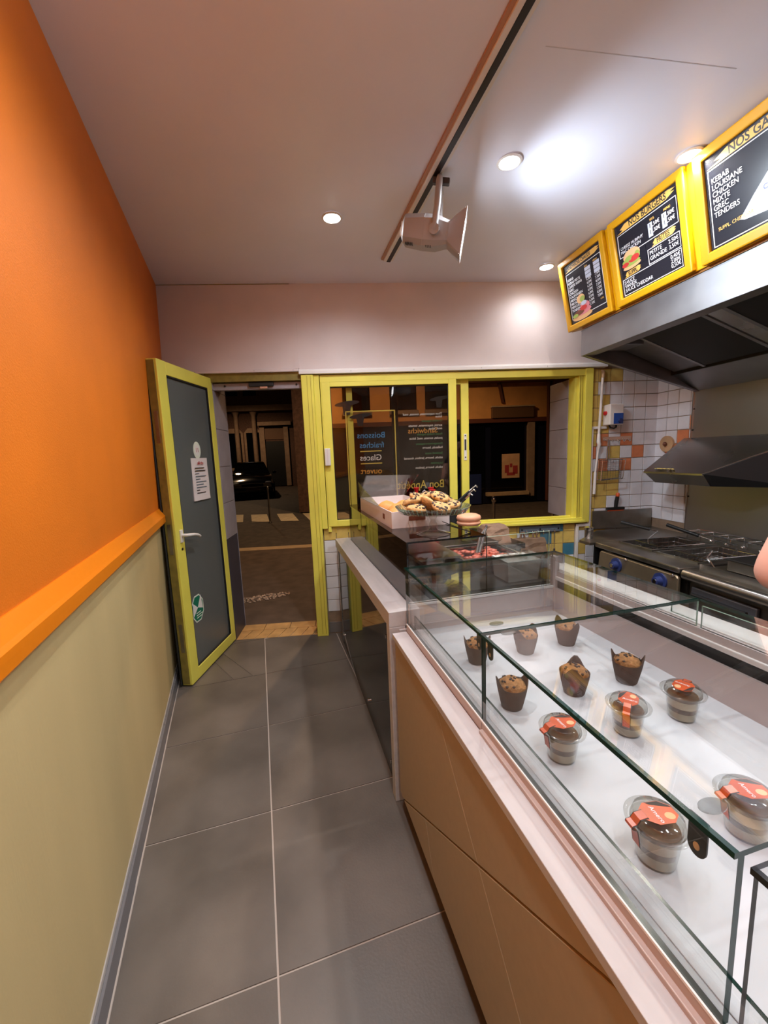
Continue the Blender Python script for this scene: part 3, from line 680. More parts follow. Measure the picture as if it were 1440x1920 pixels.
# facade far away behind the car
fb = T('town_house', FW, (-4, 20, -.02), 'dark stone town house with columns and a doorway far behind the black car', 'building')
NF = 20.
fb.part('wall', MB().box(-9, -1.2, NF, NF+.5, -.05, 9), M_facb)
fb.part('cornice', MB().box(-9, -1.1, NF-.35, NF, 4.15, 4.45), M_facs); fb.part('cornice', MB().box(-3.6, -1.8, NF-.30, NF, 3.35, 3.55), M_facs)
fb.part('door_frame', MB().box(-3.55, -3.30, NF-.12, NF, 0, 3.3), M_facs); fb.part('door_frame', MB().box(-2.25, -2.0, NF-.12, NF, 0, 3.3), M_facs)
fb.part('doorway', MB().box(-3.3, -2.25, NF-.03, NF+.02, 0, 2.5), M_black); fb.part('fanlight', MB().box(-3.3, -2.25, NF-.04, NF+.02, 2.6, 3.2), M_sign)
for u in (-6.6, -5.3, -4.3):
    q = fb.part('window', MB().box(u, u+.7, NF-.05, NF+.02, 1.1, 3.0), M_carg)
    fb.part('window_surround', MB().prism([(u-.12, .95), (u+.82, .95), (u+.82, 3.0), (u+.6, 3.25), (u+.1, 3.25), (u-.12, 3.0)], NF-.04, NF+.01, 'y'), M_facs, parent=q)
    fb.part('window', MB().box(u, u+.7, NF-.05, NF+.02, 5.0, 7.0), M_carg)
for u in (-4.75, -3.8): fb.part('column', MB().tube([(u, NF-.2, 0), (u, NF-.2, .25), (u, NF-.2, .3), (u, NF-.2, 3.9), (u, NF-.2, 4.1)], [.2, .2, .13, .12, .2], 12), M_facs, smooth=40)
fc = T('corner_house', FW, (-.6, 15.5, -.02), 'brick house with pale columns at the right of the open door view', 'building')
fc.part('wall', MB().box(-1.0, 3.2, 15.6, 16.2, -.05, 8), M_facb); fc.part('cornice', MB().box(-1.1, 3.2, 15.3, 15.6, 3.0, 3.2), M_facs)
for u in (-.80, -.15): fc.part('column', MB().tube([(u, 15.45, 0), (u, 15.45, .15), (u, 15.45, .2), (u, 15.45, 2.2), (u, 15.45, 2.45)], [.12, .12, .08, .075, .13], 12), M_facs, smooth=40)
sl = T('street_lamp', FW, (2.2, 5.6, -.02), 'tall street lamp glowing orange outside, beyond the shop window', 'street lamp')
sl.part('pole', MB().tube([(2.2, 3.3, -.02), (2.2, 3.3, 5.2), (2.2, 3.6, 5.5), (2.2, 4.4, 5.6)], [.06, .045, .04, .04], 10), M_steeld, smooth=50)
sl.part('head', MB().blob((2.2, 4.7, 5.58), .14, .35, .07, .02, 1, 2), M_steeld, smooth=60)
sl.part('lamp_glass', MB().blob((2.2, 4.75, 5.52), .10, .22, .05, .02, 1, 2), mat('street_lamp_glow', (1, .6, .25, 1), .5, emit=(1, .55, .2, 1), estr=20), smooth=60)
lamp_light('lamp_beam', 'SPOT', Matrix.Translation((0, -.85, 5.40)), 440, (1, .64, .34), sl.o, spot_size=R(150), spot_blend=.6, shadow_soft_size=.12)
s2_ = T('street_lamp', FW, (-6.2, 15.5, -.05), 'second street lamp added far down the street to light the black car', 'street lamp')  # extra lamp put in to throw light on the black car
s2_.part('pole', MB().tube([(-4.9, 17.2, -.05), (-4.9, 17.2, 4.9), (-4.7, 17.0, 5.2), (-4.2, 16.6, 5.3)], [.06, .045, .04, .04], 10), M_steeld, smooth=50)
s2_.part('head', MB().blob((-4.0, 16.4, 5.28), .2, .2, .08, .02, 1, 2), M_steeld, smooth=60)
s2_.part('lamp_glass', MB().blob((-4.0, 16.4, 5.2), .13, .13, .06, .02, 1, 2), MATS['street_lamp_glow'], smooth=60)
lamp_light('lamp_beam', 'SPOT', Matrix.Translation((2.2, .9, 5.10)), 240, (1, .66, .38), s2_.o, spot_size=R(160), spot_blend=.6, shadow_soft_size=.12)
# ------------------------------------------------------------------ near counter: front panels, ledge, white deck, glass display cases
BN, BF = -2.3, .085                # near end (behind the camera's edge) and far end along the counter
ct = T('display_counter', CT, (.4, -.9, 0), 'tan fronted serving counter with pale ledge carrying the glass display cases', 'counter')
ct.part('kickboard', MB().box(.06, .80, BN, BF-.05, 0, .088), M_kick)
ct.part('body', MB().box(.012, .82, BN, BF, .086, .770), M_groove)
rect = [(BN, .088), (BF, .088), (BF, .785), (BN, .785)]
D_ = ((-1.30, .932), (.30, -.077)); L1_ = ((-.300, .100), (.0, .825)); L2_ = ((-1.06, .09), (-.32, .797))
G_ = -.003
def pan(p):
    if area(p) > .002: ct.part('front_panel', MB().prism(p, 0.0, .016, 'x', bev=.0012), M_panel)
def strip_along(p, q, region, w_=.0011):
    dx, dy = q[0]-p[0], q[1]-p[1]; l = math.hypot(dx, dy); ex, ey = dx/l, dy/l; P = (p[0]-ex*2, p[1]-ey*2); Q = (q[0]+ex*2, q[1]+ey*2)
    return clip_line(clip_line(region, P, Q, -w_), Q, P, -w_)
up_p = clip_line(rect, *D_[::-1], .0028); lo_p = clip_line(rect, *D_, .0028)
GL = .0012
pan(clip_line(up_p, *L1_[::-1], GL)); q = clip_line(up_p, *L1_, GL); pan(clip_line(q, *L2_[::-1], GL)); pan(clip_line(q, *L2_, GL))
pan(clip_line(lo_p, *L2_, GL)); pan(clip_line(lo_p, *L2_[::-1], GL))
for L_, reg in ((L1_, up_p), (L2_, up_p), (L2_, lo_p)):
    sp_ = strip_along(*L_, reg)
    if len(sp_) > 2: ct.part('joint_strip', MB().prism(sp_, .0004, .014, 'x'), M_wood)  # pale strip drawn in for the light caught by the panel edges
ct.part('ledge', MB().box(-.008, .052, BN, BF+.008, .780, .802, .0015), M_wood)
ct.part('rail', MB().box(.044, .056, BN, -.548, .788, .812, .002), M_pink)
ct.part('rail', MB().box(.054, .062, BN, -.5465, .790, .830), M_pink); ct.part('rail', MB().box(.054, .062, -.5435, BF+.01, .790, .830), M_pink)
ct.part('metal_lip', MB().box(.0535, .0565, BN, BF+.01, .829, .8335), M_casew)
ct.part('deck', MB().box(.060, .752, BN, BF, .76, .800), M_deck)
ct.part('deck_mat', MB().box(.10, .735, BN+.1, BF-.06, .8002, .8022, .001), M_deck)
ct.part('end_panel', MB().box(.064, .742, BF, BF+.018, .770, .908), M_case)
ct.part('end_trim', MB().box(.064, .742, BF-.004, BF+.022, .908, .918, .001), M_casew)
ct.part('end_groove', MB().box(.10, .735, BF-.003, BF, .824, .829), M_case)
ct.part('corner_post', MB().box(.742, .764, BF-.012, BF+.022, .77, 1.050, .002), M_case)
ct.part('back_panel', MB().box(.745, .770, BN, BF-.01, .77, .908), M_case)
ct.part('slot', MB().box(.756, .772, BN, BF-.01, .906, .948), M_black)
ct.part('back_rail', MB().box(.745, .772, BN, BF-.01, .946, .962, .002), M_casew)
ct.part('back_upstand', MB().box(.752, .772, BN, BF-.01, .962, .985), M_case)
ct.part('service_shelf', MB().box(.790, .88, BN, BF+.1, .960, .982, .003), M_casew)
ct.part('service_front', MB().box(.772, .80, BN, BF+.02, .74, .968), M_case)
ct.part('staff_side', MB().box(.80, .84, BN, BF, .086, .75), M_case)
# glass boxes
def pane_box(t, name, x0, x1, y0, y1, z0, z1, m, edge=None):
    """a pane with see-through faces and coloured cut edges (the two largest faces are clear)"""
    mb = MB(); mb.box(x0, x1, y0, y1, z0, z1)
    mb.bm.faces.ensure_lookup_table(); fs = sorted(mb.bm.faces, key=lambda f: -f.calc_area())
    for f in fs[2:]: f.material_index = 1
    return t.part(name, mb, [m, edge or G_edge])
def case(name, lab, b0, b1, back_top, edge_near=None):
    t = T(name, CT, (.4, (b0+b1)/2, .802), lab, 'display case', 'glass display cases')
    pane_box(t, 'front_pane', .0565, .0665, b0, b1, .8335, 1.064, G_case)
    pane_box(t, 'top_pane', .051, .757, b0, b1, 1.064, 1.072, G_case)
    pane_box(t, 'back_pane', .757, .763, b0, b1-.01, .985, back_top, G_case, G_edgel)
    return t
case1 = case('display_case', 'far glass display case holding the chocolate muffins', -.542, BF+.012, 1.064)
pane_box(case1, 'end_pane', .066, .742, BF+.004, BF+.011, .918, 1.064, G_case)
pane_box(case1, 'divider_strip', .757, .763, -.5415, -.4615, 1.0, 1.063, G_case, G_edgel)
case2 = case('display_case', 'near glass display case holding the dessert cups with orange stickers', -1.135, -.546, 1.052)
c3 = T('display_case', CT, (.4, -1.75, .802), 'next glass display case just entering at the bottom right corner', 'display case', 'glass display cases')
pane_box(c3, 'front_pane', .0575, .0655, -2.2, -1.1505, .8335, 1.064, G_case, M_black); pane_box(c3, 'top_pane', .051, .757, -2.2, -1.1505, 1.064, 1.072, G_case, M_black)
pane_box(ct, 'glass_upstand', .078, .084, -2.2, .065, .8025, .876, G_case)
def clips(t, a, b):
    k = t.part('glass_clip', MB().prism([(a+.020*math.cos(R(20*i)), b+.011*math.sin(R(20*i))) for i in range(18)], 1.0722, 1.0742, 'z'), G_clip)
    mb = MB(); n = 14
    outl = [(b-.012, 1.0625), (b-.012, 1.022)]+[(b-.012*math.cos(R(180*i/n)), 1.022-.014*math.sin(R(180*i/n))) for i in range(1, n)]+[(b+.012, 1.022), (b+.012, 1.0625)]
    hole = [(b+.0042*math.cos(R(-360*i/12)), 1.022+.0055*math.sin(R(-360*i/12))) for i in range(12)]
    mb.prism(outl, .067, .0695, 'x')
    t.part('clip_tab', mb, M_black, parent=k)
    t.part('clip_hole', MB().prism(hole[::-1], .0665, .0700, 'x'), M_casew, parent=k)
clips(case2, .088, -1.083); clips(case1, .118, -.508); clips(case2, .118, -.566)

# ------------------------------------------------------------------ far counter: pale waterfall top, black gloss front, refrigerated glass case
fcn = T('far_counter', CT, (.4, .95, 0), 'far counter with pale laminate top and black glossy glass front by the window', 'counter')
F0, F1 = .125, 1.74
fcn.part('worktop', MB().box(-.012, .095, F0, F1, .812, .878, .002), M_wood)
fcn.part('worktop', MB().box(.0965, .205, F0, F1, .83, .8765, .0015), M_wood)
fcn.part('worktop', MB().box(.205, .86, F0, F1, .83, .868), M_steeld)
fcn.part('leg', MB().box(-.012, .060, F0, F0+.048, 0, .812, .003), M_wood)
fcn.part('leg', MB().box(.030, .40, F0-.006, F0+.03, .0, .80, .003), M_wood)
gp = fcn.part('front_glass', MB().box(.010, .018, F0+.05, F1-.005, .004, .808), M_blkgloss, label='black glossy glass front')
fcn.part('end_edge', MB().box(.004, .020, F1-.008, F1+.002, .0, .812, .001), M_steel)
for b_, z_ in ((F0+.12, .10), (F0+.12, .72), (F1-.08, .10), (F0+.62, .10)):
    fcn.part('standoff', MB().tube([(.010, b_, z_), (.0, b_, z_)], .010, 12), M_chrome, parent=gp, smooth=50)
fcn.part('cabinet', MB().box(.06, .84, F0+.06, F1-.01, .0, .80), M_black)
fcn.part('staff_side', MB().box(.84, .86, F0+.03, F1, .05, .83), M_steel)
rc = T('chilled_case', CT, (.45, .95, .8785), 'refrigerated glass counter case with dark tinted panes and a flat glass top', 'display case')
pane_box(rc, 'front_pane', .098, .105, .20, 1.66, .8785, 1.143, G_dark, M_blkgloss)
tp = pane_box(rc, 'top_pane', .095, .470, .195, 1.66, 1.143, 1.151, G_dark, M_blkgloss)
pane_box(rc, 'end_pane', .106, .478, .200, .207, .8785, 1.143, G_case, M_blkgloss)
pane_box(rc, 'end_pane', .479, .806, .200, .207, .8785, 1.139, G_case, G_edgel)
rc.part('inner_floor', MB().box(.21, .80, .215, 1.64, .869, .892), M_steeld)
rc.part('inner_end', MB().box(.22, .80, .40, .42, .892, .965), M_steel)
rc.part('inner_front', MB().box(.215, .235, .215, 1.64, .892, .995), M_black)
rc.part('shelf', MB().box(.235, .47, .45, 1.62, .985, .995), M_steeld)
rc.part('shelf_edge', MB().box(.868, .876, .42, 1.64, .88, .95, .002), M_steel)
for k in range(1):
    fo = T('food_tray', CT, (.63, .58+.28*k, .893), ['stainless tray of chopped tomato with tongs, nearest of the counter trays', 'stainless tray of chopped green salad behind the tomato tray', 'stainless tray of sliced tomato, third from the near end', 'stainless tray of salad at the window end of the counter'][k], 'tray', 'food trays in the chilled counter')
    b0 = .445+.28*k; x0, x1 = .485, .795; mb = MB()
    for a in ((x0, x1, b0, b0+.008, .893, .972), (x0, x1, b0+.252, b0+.26, .893, .972), (x0, x0+.008, b0+.008, b0+.252, .893, .972), (x1-.008, x1, b0+.008, b0+.252, .893, .972), (x0, x1, b0, b0+.26, .892, .896)): mb.box(*a)
    for a in ((x0-.012, x1+.008, b0-.008, b0, .969, .974), (x0-.012, x1+.008, b0+.26, b0+.268, .969, .974), (x0-.012, x0, b0, b0+.26, .969, .974), (x1, x1+.010, b0, b0+.26, .969, .974)): mb.box(*a)
    fo.part('tray', mb, M_steel)
    mb = MB()
    for i in range(70):
        mb.blob((x0+.03+.25*rnd.random(), b0+.03+.20*rnd.random(), .945+.022*rnd.random()), .022, .018, .011, .25, 3, 1, i+k*90)
    fo.part('chopped_food', mb, M_foodg if k % 2 else M_food, kind='stuff', smooth=80)
tg = T('tongs', CT, (.62, .60, .955), 'steel tongs stuck into the tomato tray', 'tongs')
for s_ in (-1, 1): tg.part('arm', MB().tube([(.62+.010*s_, .56+.004*s_, .965), (.70+.012*s_, .66, 1.04), (.745+.003*s_, .70, 1.075)], [.011, .007, .006], 8), M_chrome, smooth=50)
tg.part('hinge', MB().tube([(.742, .697, 1.072), (.755, .712, 1.084)], .009, 8), M_chrome)

# ------------------------------------------------------------------ on the glass top: card tray of buns, cake stand, cookies
ZT = 1.1515
cri = solid('counter_riser', MB().box(.50, .865, .76, 1.63, .893, .9735, .004), M_steel, CT, 'low steel riser inside the chilled case carrying the jar and bottles', 'riser', base=(.69, 1.2, .893))
bx = T('pastry_tray', CT, (.31, .86, ZT), 'white card pastry tray with a clear lid tilted open, full of buns', 'pastry box')
x0, x1, y0, y1, hh = .125, .438, .52, 1.32, .085
bx.part('base', MB().box(x0, x1, y0, y1, ZT, ZT+.003), M_box)
bx.part('side', MB().box(x0, x0+.004, y0, y1, ZT+.003, ZT+hh), M_box); bx.part('side', MB().box(x1-.004, x1, y0, y1, ZT+.003, ZT+hh), M_box)
fr_ = bx.part('side', MB().box(x0+.004, x1-.004, y0, y0+.004, ZT+.003, ZT+hh), M_box); bx.part('side', MB().box(x0+.004, x1-.004, y1-.004, y1, ZT+.003, ZT+hh), M_box)
bx.part('tray_window', MB().box(.215, .305, y0-.0008, y0+.0005, ZT+.035, ZT+.058), M_boxin, parent=fr_)
bx.part('tray_window', MB().box(x0-.0008, x0+.001, .66, .70, ZT+.030, ZT+.058), M_boxin)
lm = MB(); lm.hexa([(x0, y1-.35, ZT+.13), (x1-.02, y1-.37, ZT+.15), (x1, y1-.02, ZT+.10), (x0-.02, y1, ZT+.09), (x0, y1-.35, ZT+.131), (x1-.02, y1-.37, ZT+.151), (x1, y1-.02, ZT+.101), (x0-.02, y1, ZT+.091)])
bx.part('clear_lid', MB().hexa([(x0-.01, y1-.02, ZT+.085), (x1, y1-.02, ZT+.085), (x1+.01, y1-.01, ZT+.086), (x0-.015, y1-.01, ZT+.086), (x0-.01, y1-.30, ZT+.25), (x1, y1-.32, ZT+.24), (x1+.01, y1-.31, ZT+.241), (x0-.015, y1-.29, ZT+.251)]), G_film, label='clear plastic lid tilted up')
bx.part('clear_flap', MB().hexa([(x0-.004, y0+.2, ZT+.085), (x0-.002, y0+.2, ZT+.085), (x0-.002, y1-.02, ZT+.085), (x0-.004, y1-.02, ZT+.085), (x0-.05, y0+.4, ZT+.17), (x0-.048, y0+.4, ZT+.17), (x0-.028, y1-.10, ZT+.20), (x0-.03, y1-.10, ZT+.20)]), G_film)
for i, (a, b, lab) in enumerate(((.20, .66, 'round golden bun at the near left corner of the white pastry tray'), (.285, .63, 'round golden bun in the white pastry tray, beside the cake stand'), (.24, .80, 'round golden bun in the second row of the white pastry tray'), (.34, .78, 'round golden bun half hidden behind the cake stand'), (.22, .97, 'round golden bun in the third row of the white pastry tray'), (.33, .95, 'round golden bun deepest in the white pastry tray'))):
    solid('bread_bun', MB().blob((a, b, ZT+.047), .060, .066, .045, .10, 2, 3, i), M_bunb, CT, lab, 'bun', 'buns in the pastry tray', base=(a, b, ZT+.003), smooth=80)
SX, SY = .268, .32
cs = T('cake_stand', CT, (SX, SY, ZT), 'footed clear glass cake stand piled with chocolate chip cookies', 'cake stand')
cs.part('foot', MB().lathe([(.078, 0), (.080, .003), (.055, .010), (.022, .018), (.013, .030), (.020, .045), (.013, .058), (.011, .066), (.019, .080), (.014, .092), (.020, .104)], (SX, SY, ZT), 36), G_cup, smooth=60)
cs.part('plate', MB().lathe([(0, .102), (.12, .104), (.150, .108), (.170, .132), (.174, .132), (.153, .103), (.02, .098)], (SX, SY, ZT), 48, close=False), G_cup, smooth=60)
mb = MB()
for k in range(48):
    a = 2*math.pi*k/48; mb.tube([(SX+.152*math.cos(a), SY+.152*math.sin(a), ZT+.1065), (SX+.171*math.cos(a), SY+.171*math.sin(a), ZT+.1315)], .0016, 5)
cs.part('plate_ribs', mb, G_edgel, kind='stuff')
ZC = ZT+.108
ck = [(-.085, -.015, 0, 'left edge of the pile, lying flat'), (-.09, .03, .026, 'on the upper left of the pile'), (-.02, .01, .016, 'in the middle of the pile, tilted up on its edge'), (.015, -.065, .004, 'at the front of the pile nearest the camera'), (.085, -.01, .004, 'at the right edge of the pile'),
      (.045, .02, .042, 'on the top right of the pile'), (0, .075, .046, 'at the very top of the pile'), (-.045, .065, .040, 'top left behind the others'), (.10, .05, .012, 'low on the right side, behind'), (-.02, .11, .010, 'at the back of the pile by the window'), (.05, .10, .018, 'back right of the pile')]
for i, (dx, dy, dz, lab) in enumerate(ck):
    t = T('cookie', CT, (SX+dx, SY+dy, ZC+dz), 'chocolate chip cookie '+lab, 'cookie', 'cookies on the cake stand')
    tilt = Matrix.Translation((SX+dx, SY+dy, ZC+dz+.018)) @ Matrix.Rotation(R((5, -12, 48, 12, -10, 14, -8, 20, 30, 10, 24)[i]), 4, 'Y') @ Matrix.Rotation(R((10, -14, -20, 24, 8, 22, -6, 12, -12, 4, 0)[i]), 4, 'X')
    mb = MB().blob((0, 0, 0), .046, .044, .019, .16, 2.5, 3, i*5+1).xform(tilt)
    t.part('dough', mb, M_cookie, smooth=80)
    mb = MB()
    for k in range(20):
        a = rnd.uniform(0, 6.28); q = .042*math.sqrt(rnd.random()); zz = .018*math.sqrt(max(0, 1-(q/.045)**2))
        mb.blob((q*math.cos(a), q*math.sin(a), zz), rnd.uniform(.004, .0095), .0065, .004, .3, 3, 1, k)
    t.part('chocolate_chips', mb.xform(tilt), M_choc, kind='stuff')
t = T('serving_tongs', CT, (.40, .32, ZT), 'dark tongs leaning on the foot of the cake stand', 'tongs')
for s_ in (-1, 1): t.part('arm', MB().hexa([(.315, .30+.012*s_, ZT+.055), (.322, .30+.012*s_, ZT+.048), (.322, .318+.012*s_, ZT+.048), (.315, .318+.012*s_, ZT+.055), (.43, .262, ZT+.004), (.432, .262, ZT), (.432, .277, ZT), (.43, .277, ZT+.004)] if s_ > 0 else [(.320, .290, ZT+.045), (.326, .290, ZT+.038), (.326, .300, ZT+.038), (.320, .300, ZT+.045), (.428, .258, ZT+.008), (.43, .258, ZT+.003), (.43, .265, ZT+.003), (.428, .265, ZT+.008)]), M_inkd)
# behind: jar with a salmon lid, squeeze bottles, utensil pot
jx, jy, jz = .715, .86, .9745
j = T('lidded_jar', CT, (jx, jy, jz), 'glass jar with a puffy salmon pink lid beside the cake stand', 'jar')
j.part('jar', MB().lathe([(0, 0), (.058, 0), (.062, .01), (.062, .085), (.056, .10), (.054, .10), (.054, .012), (0, .01)], (jx, jy, jz), 28, close=False), G_cup, smooth=50)
j.part('contents', MB().lathe([(0, .012), (.052, .012), (.052, .065), (0, .07)], (jx, jy, jz), 20), M_foodg)
j.part('lid', MB().lathe([(0, .096), (.066, .098), (.074, .108), (.074, .116), (.066, .122), (.072, .130), (.076, .142), (.070, .156), (.050, .165), (0, .168)], (jx, jy, jz), 32), M_salm, smooth=60)
for i, (a, b, lab) in enumerate(((.61, 1.20, 'red squeeze bottle behind the cookies, the one in front of the yellow sash'), (.57, 1.42, 'red squeeze bottle farther back behind the pile of cookies'), (.66, 1.36, 'red squeeze bottle next to the pot of utensils'))):
    t = T('sauce_bottle', CT, (a, b, .974), lab, 'bottle', 'red sauce bottles')
    zz = .974
    t.part('bottle', MB().lathe([(0, 0), (.034, 0), (.036, .01), (.036, .19), (.028, .21), (0, .212)], (a, b, zz), 20), M_red, smooth=50)
    t.part('cap', MB().lathe([(.030, .205), (.032, .222), (.014, .232), (.011, .262), (.016, .285), (.022, .292), (.022, .300), (0, .300)], (a, b, zz), 20), M_red, smooth=50)
ux, uy, uz = .80, 1.30, .974
t = T('utensil_pot', CT, (ux, uy, uz), 'dark pot of steel handled utensils at the end of the counter', 'utensil pot')
t.part('pot', MB().lathe([(0, 0), (.052, 0), (.056, .16), (.060, .20), (.054, .20), (.050, .01), (0, .01)], (ux, uy, uz), 24, close=False), M_black, smooth=50)
for i, (p, q) in enumerate((((.80, 1.30, 1.13), (.975, 1.27, 1.275)), ((.805, 1.31, 1.12), (.965, 1.28, 1.245)), ((.79, 1.27, 1.10), (.90, 1.20, 1.225)), ((.77, 1.33, 1.12), (.60, 1.33, 1.258)))):
    u_ = T('kitchen_utensil', CT, p, ['upper ladle with bright handle tip in the dark pot', 'middle ladle with bright handle tip in the dark pot', 'lowest spoon with bright handle tip in the dark pot', 'thin silver spoon leaning left out of the dark pot'][i], 'utensil', 'utensils in the dark pot')
    p, q = Vector(p), Vector(q); d = (q-p).normalized()
    u_.part('handle', MB().tube([p, p+(q-p)*.72], .008, 8), M_black if i < 3 else M_chrome)
    u_.part('tip', MB().tube([p+(q-p)*.72, q-d*.012, q, q+Vector((d.x, d.y, 0))*.02-Vector((0, 0, .012))], [.0075, .0065, .006, .005], 8), M_chrome, smooth=60)
# brown paper bags, milky container, boards
def bag(name, F, c, sx, sy, sz, lab, handles=False):
    t = T(name, F, c, lab, 'paper bag', 'brown paper bags')
    mb = MB(); n = 6; m_ = 5; top = []
    rings = []
    for k in range(m_+1):
        f = k/m_; ring = []
        for (a, b) in ((-1, -1), (-.4, -1), (.3, -1), (1, -1), (1, 0), (1, 1), (.3, 1), (-.4, 1), (-1, 1), (-1, 0)):
            jx_ = .12*mnoise.noise(Vector((a*2+c[0]*7, b*2, k*1.3))); jy_ = .18*mnoise.noise(Vector((b*2, a*2+c[1]*5, k*1.9+4)))
            ring.append(mb.bm.verts.new((c[0]+sx*(a*(1-.12*f*(k == m_))+jx_), c[1]+sy*(b*(1-.55*f)+jy_), c[2]+sz*f*(1+.10*mnoise.noise(Vector((a*3, b*3, 9)))*(k == m_)))))
        rings.append(ring)
    for A, B in zip(rings, rings[1:]):
        for k in range(10): mb._f([A[k], A[(k+1) % 10], B[(k+1) % 10], B[k]])
    mb._f(rings[0][::-1]); mb._f(rings[-1])
    t.part('bag', mb, M_kraft)
    if handles:
        for s_ in (-.4, .35): t.part('bag_handle', MB().tube([(c[0]+sx*(s_-.14), c[1], c[2]+sz*.97), (c[0]+sx*(s_-.06), c[1]-.004, c[2]+sz*1.32), (c[0]+sx*(s_+.06), c[1]-.004, c[2]+sz*1.32), (c[0]+sx*(s_+.14), c[1], c[2]+sz*.97)], .009, 6), M_kraft, smooth=60)
    return t
bag('paper_bag', FW, (2.955, -.075, .590), .145, .055, .175, 'crumpled brown paper bag hanging under the grey hook rail', True)
bag('paper_bag', CT, (1.02, 1.10, .893), .085, .10, .115, 'crumpled brown paper bag standing behind the salmon lidded jar')
sb = solid('side_table', MB().box(.885, 1.18, .95, 1.62, .855, .893, .004), M_steel, CT, 'narrow steel shelf on the staff side of the far counter', 'shelf', base=(1.03, 1.28, .855))
link('leg', MB().box(-.12, -.09, -.32, -.29, -.855, 0), M_steel, sb); link('leg', MB().box(.09, .12, -.32, -.29, -.855, 0), M_steel, sb); link('leg', MB().box(-.12, -.09, .29, .32, -.855, 0), M_steel, sb); link('leg', MB().box(.09, .12, .29, .32, -.855, 0), M_steel, sb)
t = T('milky_container', CT, (.70, .32, .893), 'milky white plastic tub covered with loose cling film beside the tomato tray', 'container')
t.part('tub', MB().hexa([(.62, .25, .893), (.78, .25, .893), (.78, .385, .893), (.62, .385, .893), (.61, .24, .995), (.79, .24, .995), (.79, .39, .995), (.61, .39, .995)]), M_container)
mb = MB()
for k in range(14): mb.blob((.70+.08*rnd.uniform(-1, 1), .31+.06*rnd.uniform(-1, 1), 1.002), .035, .03, .012, .5, 3, 2, k)
t.part('cling_film', mb, G_film, smooth=80)
# ------------------------------------------------------------------ muffins and dessert cups on the white deck
ZD = .8023
def muffin():
    t = T('muffin', CT, (0, 0, 0), '', 'muffin', 'chocolate chip muffins in the far case')
    seg = 32
    def wob(k, z): return 1+.03*math.sin(k*6.283/seg*16)*(1 if z < .07 else .4)
    mb = MB(); rings = []
    for z, r in ((0, .0275), (.002, .0290), (.022, .0335), (.045, .0385), (.062, .0415), (.073, .0425)):
        rings.append((r, z))
    prof = []
    R_ = []
    for r, z in rings:
        R_.append([mb.bm.verts.new((r*(1+.012*(k % 2))*math.cos(2*math.pi*k/seg), r*(1+.012*(k % 2))*math.sin(2*math.pi*k/seg), z)) for k in range(seg)])
    top = []
    for k in range(seg):
        a = 2*math.pi*k/seg; pk = max(0, math.cos(2*(a+.5)))**2.2
        zz = .066+.030*pk; rr_ = .0425+.0035*pk
        top.append(mb.bm.verts.new((rr_*math.cos(a), rr_*math.sin(a), zz)))
    R_[-1] and [bmesh.ops.delete(mb.bm, geom=R_.pop(), context='VERTS')]
    R_.append(top)
    inner = [mb.bm.verts.new((v.co.x*.95, v.co.y*.95, v.co.z-.001)) for v in top]; low = [mb.bm.verts.new((.036*math.cos(2*math.pi*k/seg), .036*math.sin(2*math.pi*k/seg), .050)) for k in range(seg)]
    R_ += [inner, low]
    for A, B in zip(R_, R_[1:]):
        for k in range(seg): mb._f([A[k], A[(k+1) % seg], B[(k+1) % seg], B[k]])
    mb._f(R_[0][::-1])
    t.part('paper_case', mb, M_paper, smooth=40)
    t.part('muffin_top', MB().blob((0, 0, .060), .0385, .0385, .026, .14, 3, 3, 3), M_muffin, smooth=80)
    mb = MB()
    for k in range(16):
        a = rnd.uniform(0, 6.28); q = .034*math.sqrt(rnd.random()); zz = .060+.026*math.sqrt(max(0, 1-(q/.0385)**2))
        mb.blob((q*math.cos(a), q*math.sin(a), zz), rnd.uniform(.003, .006), .0045, .0035, .3, 3, 1, k)
    t.part('chocolate_chips', mb, M_choc, kind='stuff')
    return t.o
mf = muffin()
ML = [(.186, -.475, 20, 'chocolate chip muffin in a brown paper case, nearest the front glass'), (.396, -.472, 75, 'chocolate chip muffin in a brown paper case, middle of the near muffin row'), (.587, -.472, -20, 'chocolate chip muffin in a brown paper case, near row, next to the grey back panel'),
      (.210, -.220, 10, 'chocolate chip muffin right behind the vertical glass joint of the case'), (.405, -.212, 50, 'chocolate chip muffin in the middle of the far row under the glass top'), (.583, -.205, 130, 'chocolate chip muffin far row, closest to the staff side')]
for i, (a, b, ro, lab) in enumerate(ML):
    m4 = CT @ Matrix.Translation((a, b, ZD)) @ Matrix.Rotation(R(ro), 4, 'Z')
    if i == 0: mf.matrix_local = m4; mf['label'] = lab
    else: copy_thing(mf, m4, lab)
